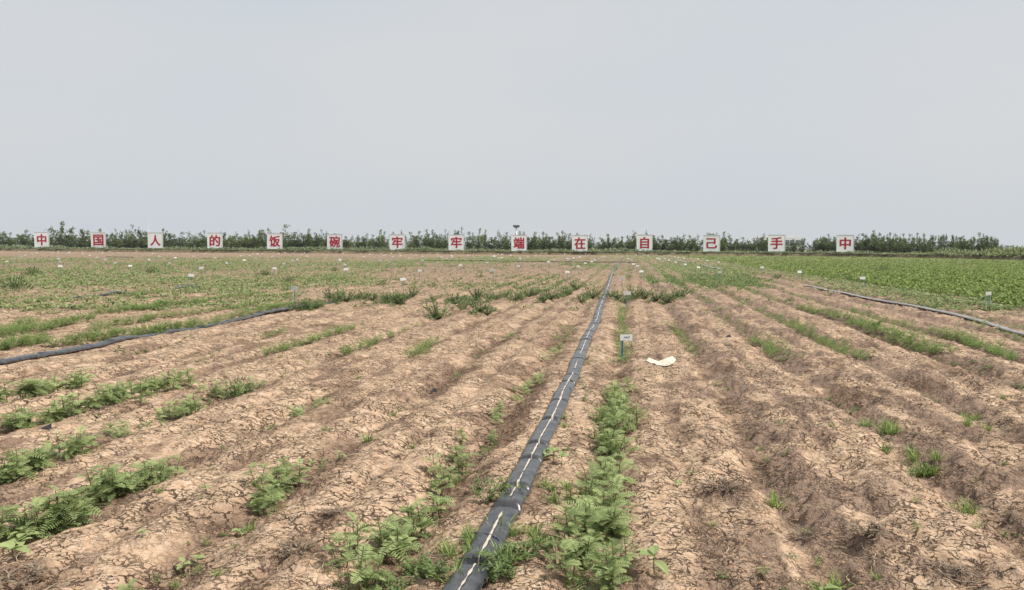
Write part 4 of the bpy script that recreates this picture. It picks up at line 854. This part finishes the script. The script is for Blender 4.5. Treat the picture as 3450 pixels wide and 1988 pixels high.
T3 = [(20,230,110),(90,165,110),(150,190,100),(200,210,100),(280,175,90),(330,180,70),(420,180,120),(510,185,110),(565,230,80),(640,180,90),(690,175,90),(760,200,100),(820,190,90),(890,200,90),(950,195,70),(1020,270,70),(1065,250,80),(1120,200,110),(1180,240,110),(1240,225,100),(1310,220,100),(1370,170,110),(1485,170,90),(1430,200,100),(1560,215,110),(1640,210,110),(1720,225,100),(1780,215,90),(1830,195,90),(1900,210,110),(1960,200,90),(2060,175,100),(2140,180,90),(2200,185,100),(2270,195,110),(2340,240,110),(2400,235,100),(2490,235,110)]
T4 = [(10,220,100),(60,200,80),(120,230,100),(290,262,90),(350,250,80),(430,225,70),(560,240,90),(610,215,100),(665,195,80),(720,230,90),(840,210,100),(940,205,110),(1010,200,110),(1090,170,120),(1150,190,110),(1200,235,60),(1250,190,80),(1310,200,75),(1380,190,85),(1450,195,100),(1520,185,75),(1580,200,85),(1650,195,95),(1720,200,75),(1780,190,75),(1850,195,90),(1910,230,90),(1960,210,85),(2030,220,85),(2110,190,90),(2170,200,100),(2230,215,95),(2270,240,70)]
tl = []
for off, L_ in ((0, T1), (850, T2), (1650, T3), (2550, T4)):
    for (a, b, w) in L_: tl.append((off + .3562 * a, 720 + .3562 * b, .3562 * w))
TB_ = [(random.uniform(0, 3330), random.uniform(797, 808), random.uniform(34, 48)) for k in range(70)]
tl += [q for q in TB_ if not 1850 < q[0] < 1880 and not 1990 < q[0] < 2010 and not 2640 < q[0] < 2740]
for k in range(6): tl.append((-40 - 30 * k, 775 + random.uniform(-8, 12), 40))
def gapname(px):
    xs = [q[0] for q in SIGN_PX]
    if px < xs[0]: return 'before the first character board'
    for k in range(13):
        if px < xs[k + 1]: return 'between the %s and %s character boards' % (NAME[k], NAME[k + 1])
    return 'beyond the last character board'
gaps = {}
for q in tl: gaps.setdefault(gapname(q[0]), []).append(q)
for g, qs in gaps.items():
    tallest = min(qs, key=lambda q: q[1]); lowest = max(qs, key=lambda q: q[1]); wid_ = max(qs, key=lambda q: q[2])
    for q in qs:
        px, ty, w = q; Z = foot_dist(min(max(px, 20), 3300)) + random.uniform(7, 14)
        if 2560 < px < 2720: Z = foot_dist(px) + random.uniform(6, 8)
        c = at_depth(px, 840, Z); top = at_depth(px, ty, Z)[2]; base = .48; h = (top - base) * 1.05; wd = w * Z / F
        pale = (random.random() < .2) or px > 3100 and random.random() < .3; vi = random.choice((3, 4, 6)) if px > 2980 else random.randrange(7)
        r = empty('tree', (c[0], c[1], base), random.uniform(0, 6.28), (wd / .62, wd / .62, h / 1.02))
        kind_ = 'pale green' if pale else 'dark green'
        if q is tallest: lab = 'tallest tree %s, %s and upright' % (g, kind_)
        elif q is lowest: lab = 'lowest tree %s, %s and bushy' % (g, kind_)
        elif q is wid_: lab = 'widest tree %s, %s and bushy' % (g, kind_)
        else: lab = '%s middling tree in the row %s' % (kind_, g)
        tag(r, lab, 'tree', 'trees in the row %s' % g)
        link('crown', TM[1 if pale else 0][vi], r); link('trunk', TT[vi], r)

# ---------------------------------------------------------------- coach, lamp mast, radio mast, low wall behind the trees
Zc = foot_dist(2650) + 14; pa = at_depth(2560, 840, Zc); pb = at_depth(2707, 840, Zc); Lc = np.linalg.norm(pb - pa); Hc = at_depth(2660, 797, Zc)[2] - .5
coach = empty('coach', ((pa[0] + pb[0]) / 2, (pa[1] + pb[1]) / 2, .5), rad(8.72)); tag(coach, 'white coach with rounded front parked behind the trees at the thirteenth board', 'coach')
import bmesh
def extr(outline, y0, y1, name, mat, bev=.06):
    bm = bmesh.new(); a = [bm.verts.new((x, y0, z)) for x, z in outline]; f = bm.faces.new(a); r = bmesh.ops.extrude_face_region(bm, geom=[f])
    for v in r['geom']:
        if isinstance(v, bmesh.types.BMVert): v.co.y = y1
    bmesh.ops.recalc_face_normals(bm, faces=bm.faces)
    if bev: bmesh.ops.bevel(bm, geom=[e for e in bm.edges if abs(e.verts[0].co.y - e.verts[1].co.y) < 1e-4], offset=bev, segments=2, affect='EDGES')
    me = bpy.data.meshes.new(name); bm.to_mesh(me); bm.free(); me.materials.append(mat); return me
l2 = Lc / 2; h = Hc
outl = [(-l2, .35), (l2 - .1, .35), (l2, .8), (l2 - .05, h * .45), (l2 - .55, h * .75), (l2 - 1.1, h * .93), (l2 - 1.8, h), (-l2 + .3, h), (-l2, h - .3)]
link('body', extr(outl, -1.25, 1.25, 'body', M_WHITE), coach)
nw = 6
for k in range(nw):
    x0 = -l2 + .5 + k * (Lc - 3.0) / nw; x1 = x0 + (Lc - 3.0) / nw - .12
    link('window', extr([(x0, h * .46), (x1, h * .46), (x1, h * .79), (x0, h * .79)], -1.275, -1.2, 'window', M_CGLASS, 0), coach)
link('windscreen', extr([(l2 - 2.3, h * .5), (l2 - .25, h * .5), (l2 - .8, h * .70), (l2 - 1.4, h * .79), (l2 - 2.3, h * .79)], -1.272, -1.2, 'windscreen', M_CGLASS, 0), coach)
for x in (-l2 + 2, l2 - 2.2):
    for y in (-1.2, 1.2):
        b = MB(); b.tube([(x, y - .14, .45), (x, y + .14, .45)], .48, 16); w_ = link('wheel', b.mesh('wheel', M_RUB), coach)
        b = MB(); b.tube([(x, y - .16, .45), (x, y + .16, .45)], .24, 6); link('rim', b.mesh('rim', M_STEEL), w_)
b = MB(); b.box((l2 - 1.3, -1.6, h * .45), (1.5, .25, .35)); link('mirror', b.mesh('mirror', M_WHITE), coach)
b = MB(); b.tube([(l2 - .3, -1.2, .9), (l2 - .3, -1.32, .9)], .22, 6); link('headlight', b.mesh('headlight', M_WHITE), coach)
Zl = foot_dist(1740) + 12; c = at_depth(1739, 840, Zl); zt = at_depth(1737, 761, Zl)[2]
lm = empty('lamp_mast', (c[0], c[1], .5), rad(8.72)); tag(lm, 'white mast with dark flat solar panel on top, behind the ninth character board', 'lamp mast')
b = MB(); b.tube([(0, 0, -.1), (0, 0, (zt - .5) * .6), (0, 0, zt - .75)], [.22, .2, .15], 6); link('pole', b.mesh('pole', M_WHITE, True), lm)
b = MB(); b.box((0, 0, zt - .55), (1.55, .9, .14), rx=rad(25)); link('solar_panel', b.mesh('solar_panel', M_GLASS), lm)
b = MB(); b.box((0, .05, zt - .80), (1.1, .5, .22)); b.box((0, 0, zt - .95), (.5, .3, .12)); link('bracket', b.mesh('bracket', M_STEEL), lm)
Zm = 255; c = at_depth(503, 840, Zm); zt = at_depth(503, 741, Zm)[2]
ma_ = empty('radio_mast', (c[0], c[1], 0), .2); tag(ma_, 'thin pale lattice radio mast rising behind the third character board', 'radio mast')
for q in range(3):
    a = q * 2.094; b = MB(); b.tube([(math.cos(a) * .22, math.sin(a) * .22, -.1), (math.cos(a) * .1, math.sin(a) * .1, zt)], [.03, .022], 6); link('leg', b.mesh('leg', M_WHITE), ma_)
b = MB()
for z in np.arange(.5, zt, .7):
    for q in range(3):
        a, a2 = q * 2.094, q * 2.094 + 2.094; r0 = .22 - .12 * z / zt; b.tube([(math.cos(a) * r0, math.sin(a) * r0, z), (math.cos(a2) * r0, math.sin(a2) * r0, z + .6)], .025, 4)
link('bracing', b.mesh('bracing', M_WHITE), ma_)
Zw = foot_dist(3220) + 16; pa = at_depth(3186, 850, Zw); pb = at_depth(3250, 850, Zw); mid = (pa + pb) / 2
wl = empty('low_wall', (mid[0], mid[1], .45), rad(8.72)); tag(wl, 'low white concrete wall showing under the trees beyond the last board', 'wall')
lw_ = np.linalg.norm(pb - pa); b = MB(); b.box((0, 0, .1), (lw_, .3, .7)); link('wall_body', b.mesh('wall_body', M_WHITE), wl)
b = MB(); b.box((0, 0, .49), (lw_ + .1, .42, .08)); link('coping', b.mesh('coping', M_WHITE), wl)

# ---------------------------------------------------------------- haze
hb = MB(); hb.box((-20, 480, 7.5), (1500, 1040, 19)); m, t = mat_new('haze_air'); o = N(t, 'ShaderNodeOutputMaterial'); v = N(t, 'ShaderNodeVolumePrincipled')
v.inputs['Color'].default_value = (.86, .90, .95, 1); v.inputs['Density'].default_value = .0002; t.links.new(v.outputs[0], o.inputs['Volume'])
HAZE = True
if HAZE: tag(link('haze', hb.mesh('haze', m)), kind='stuff')
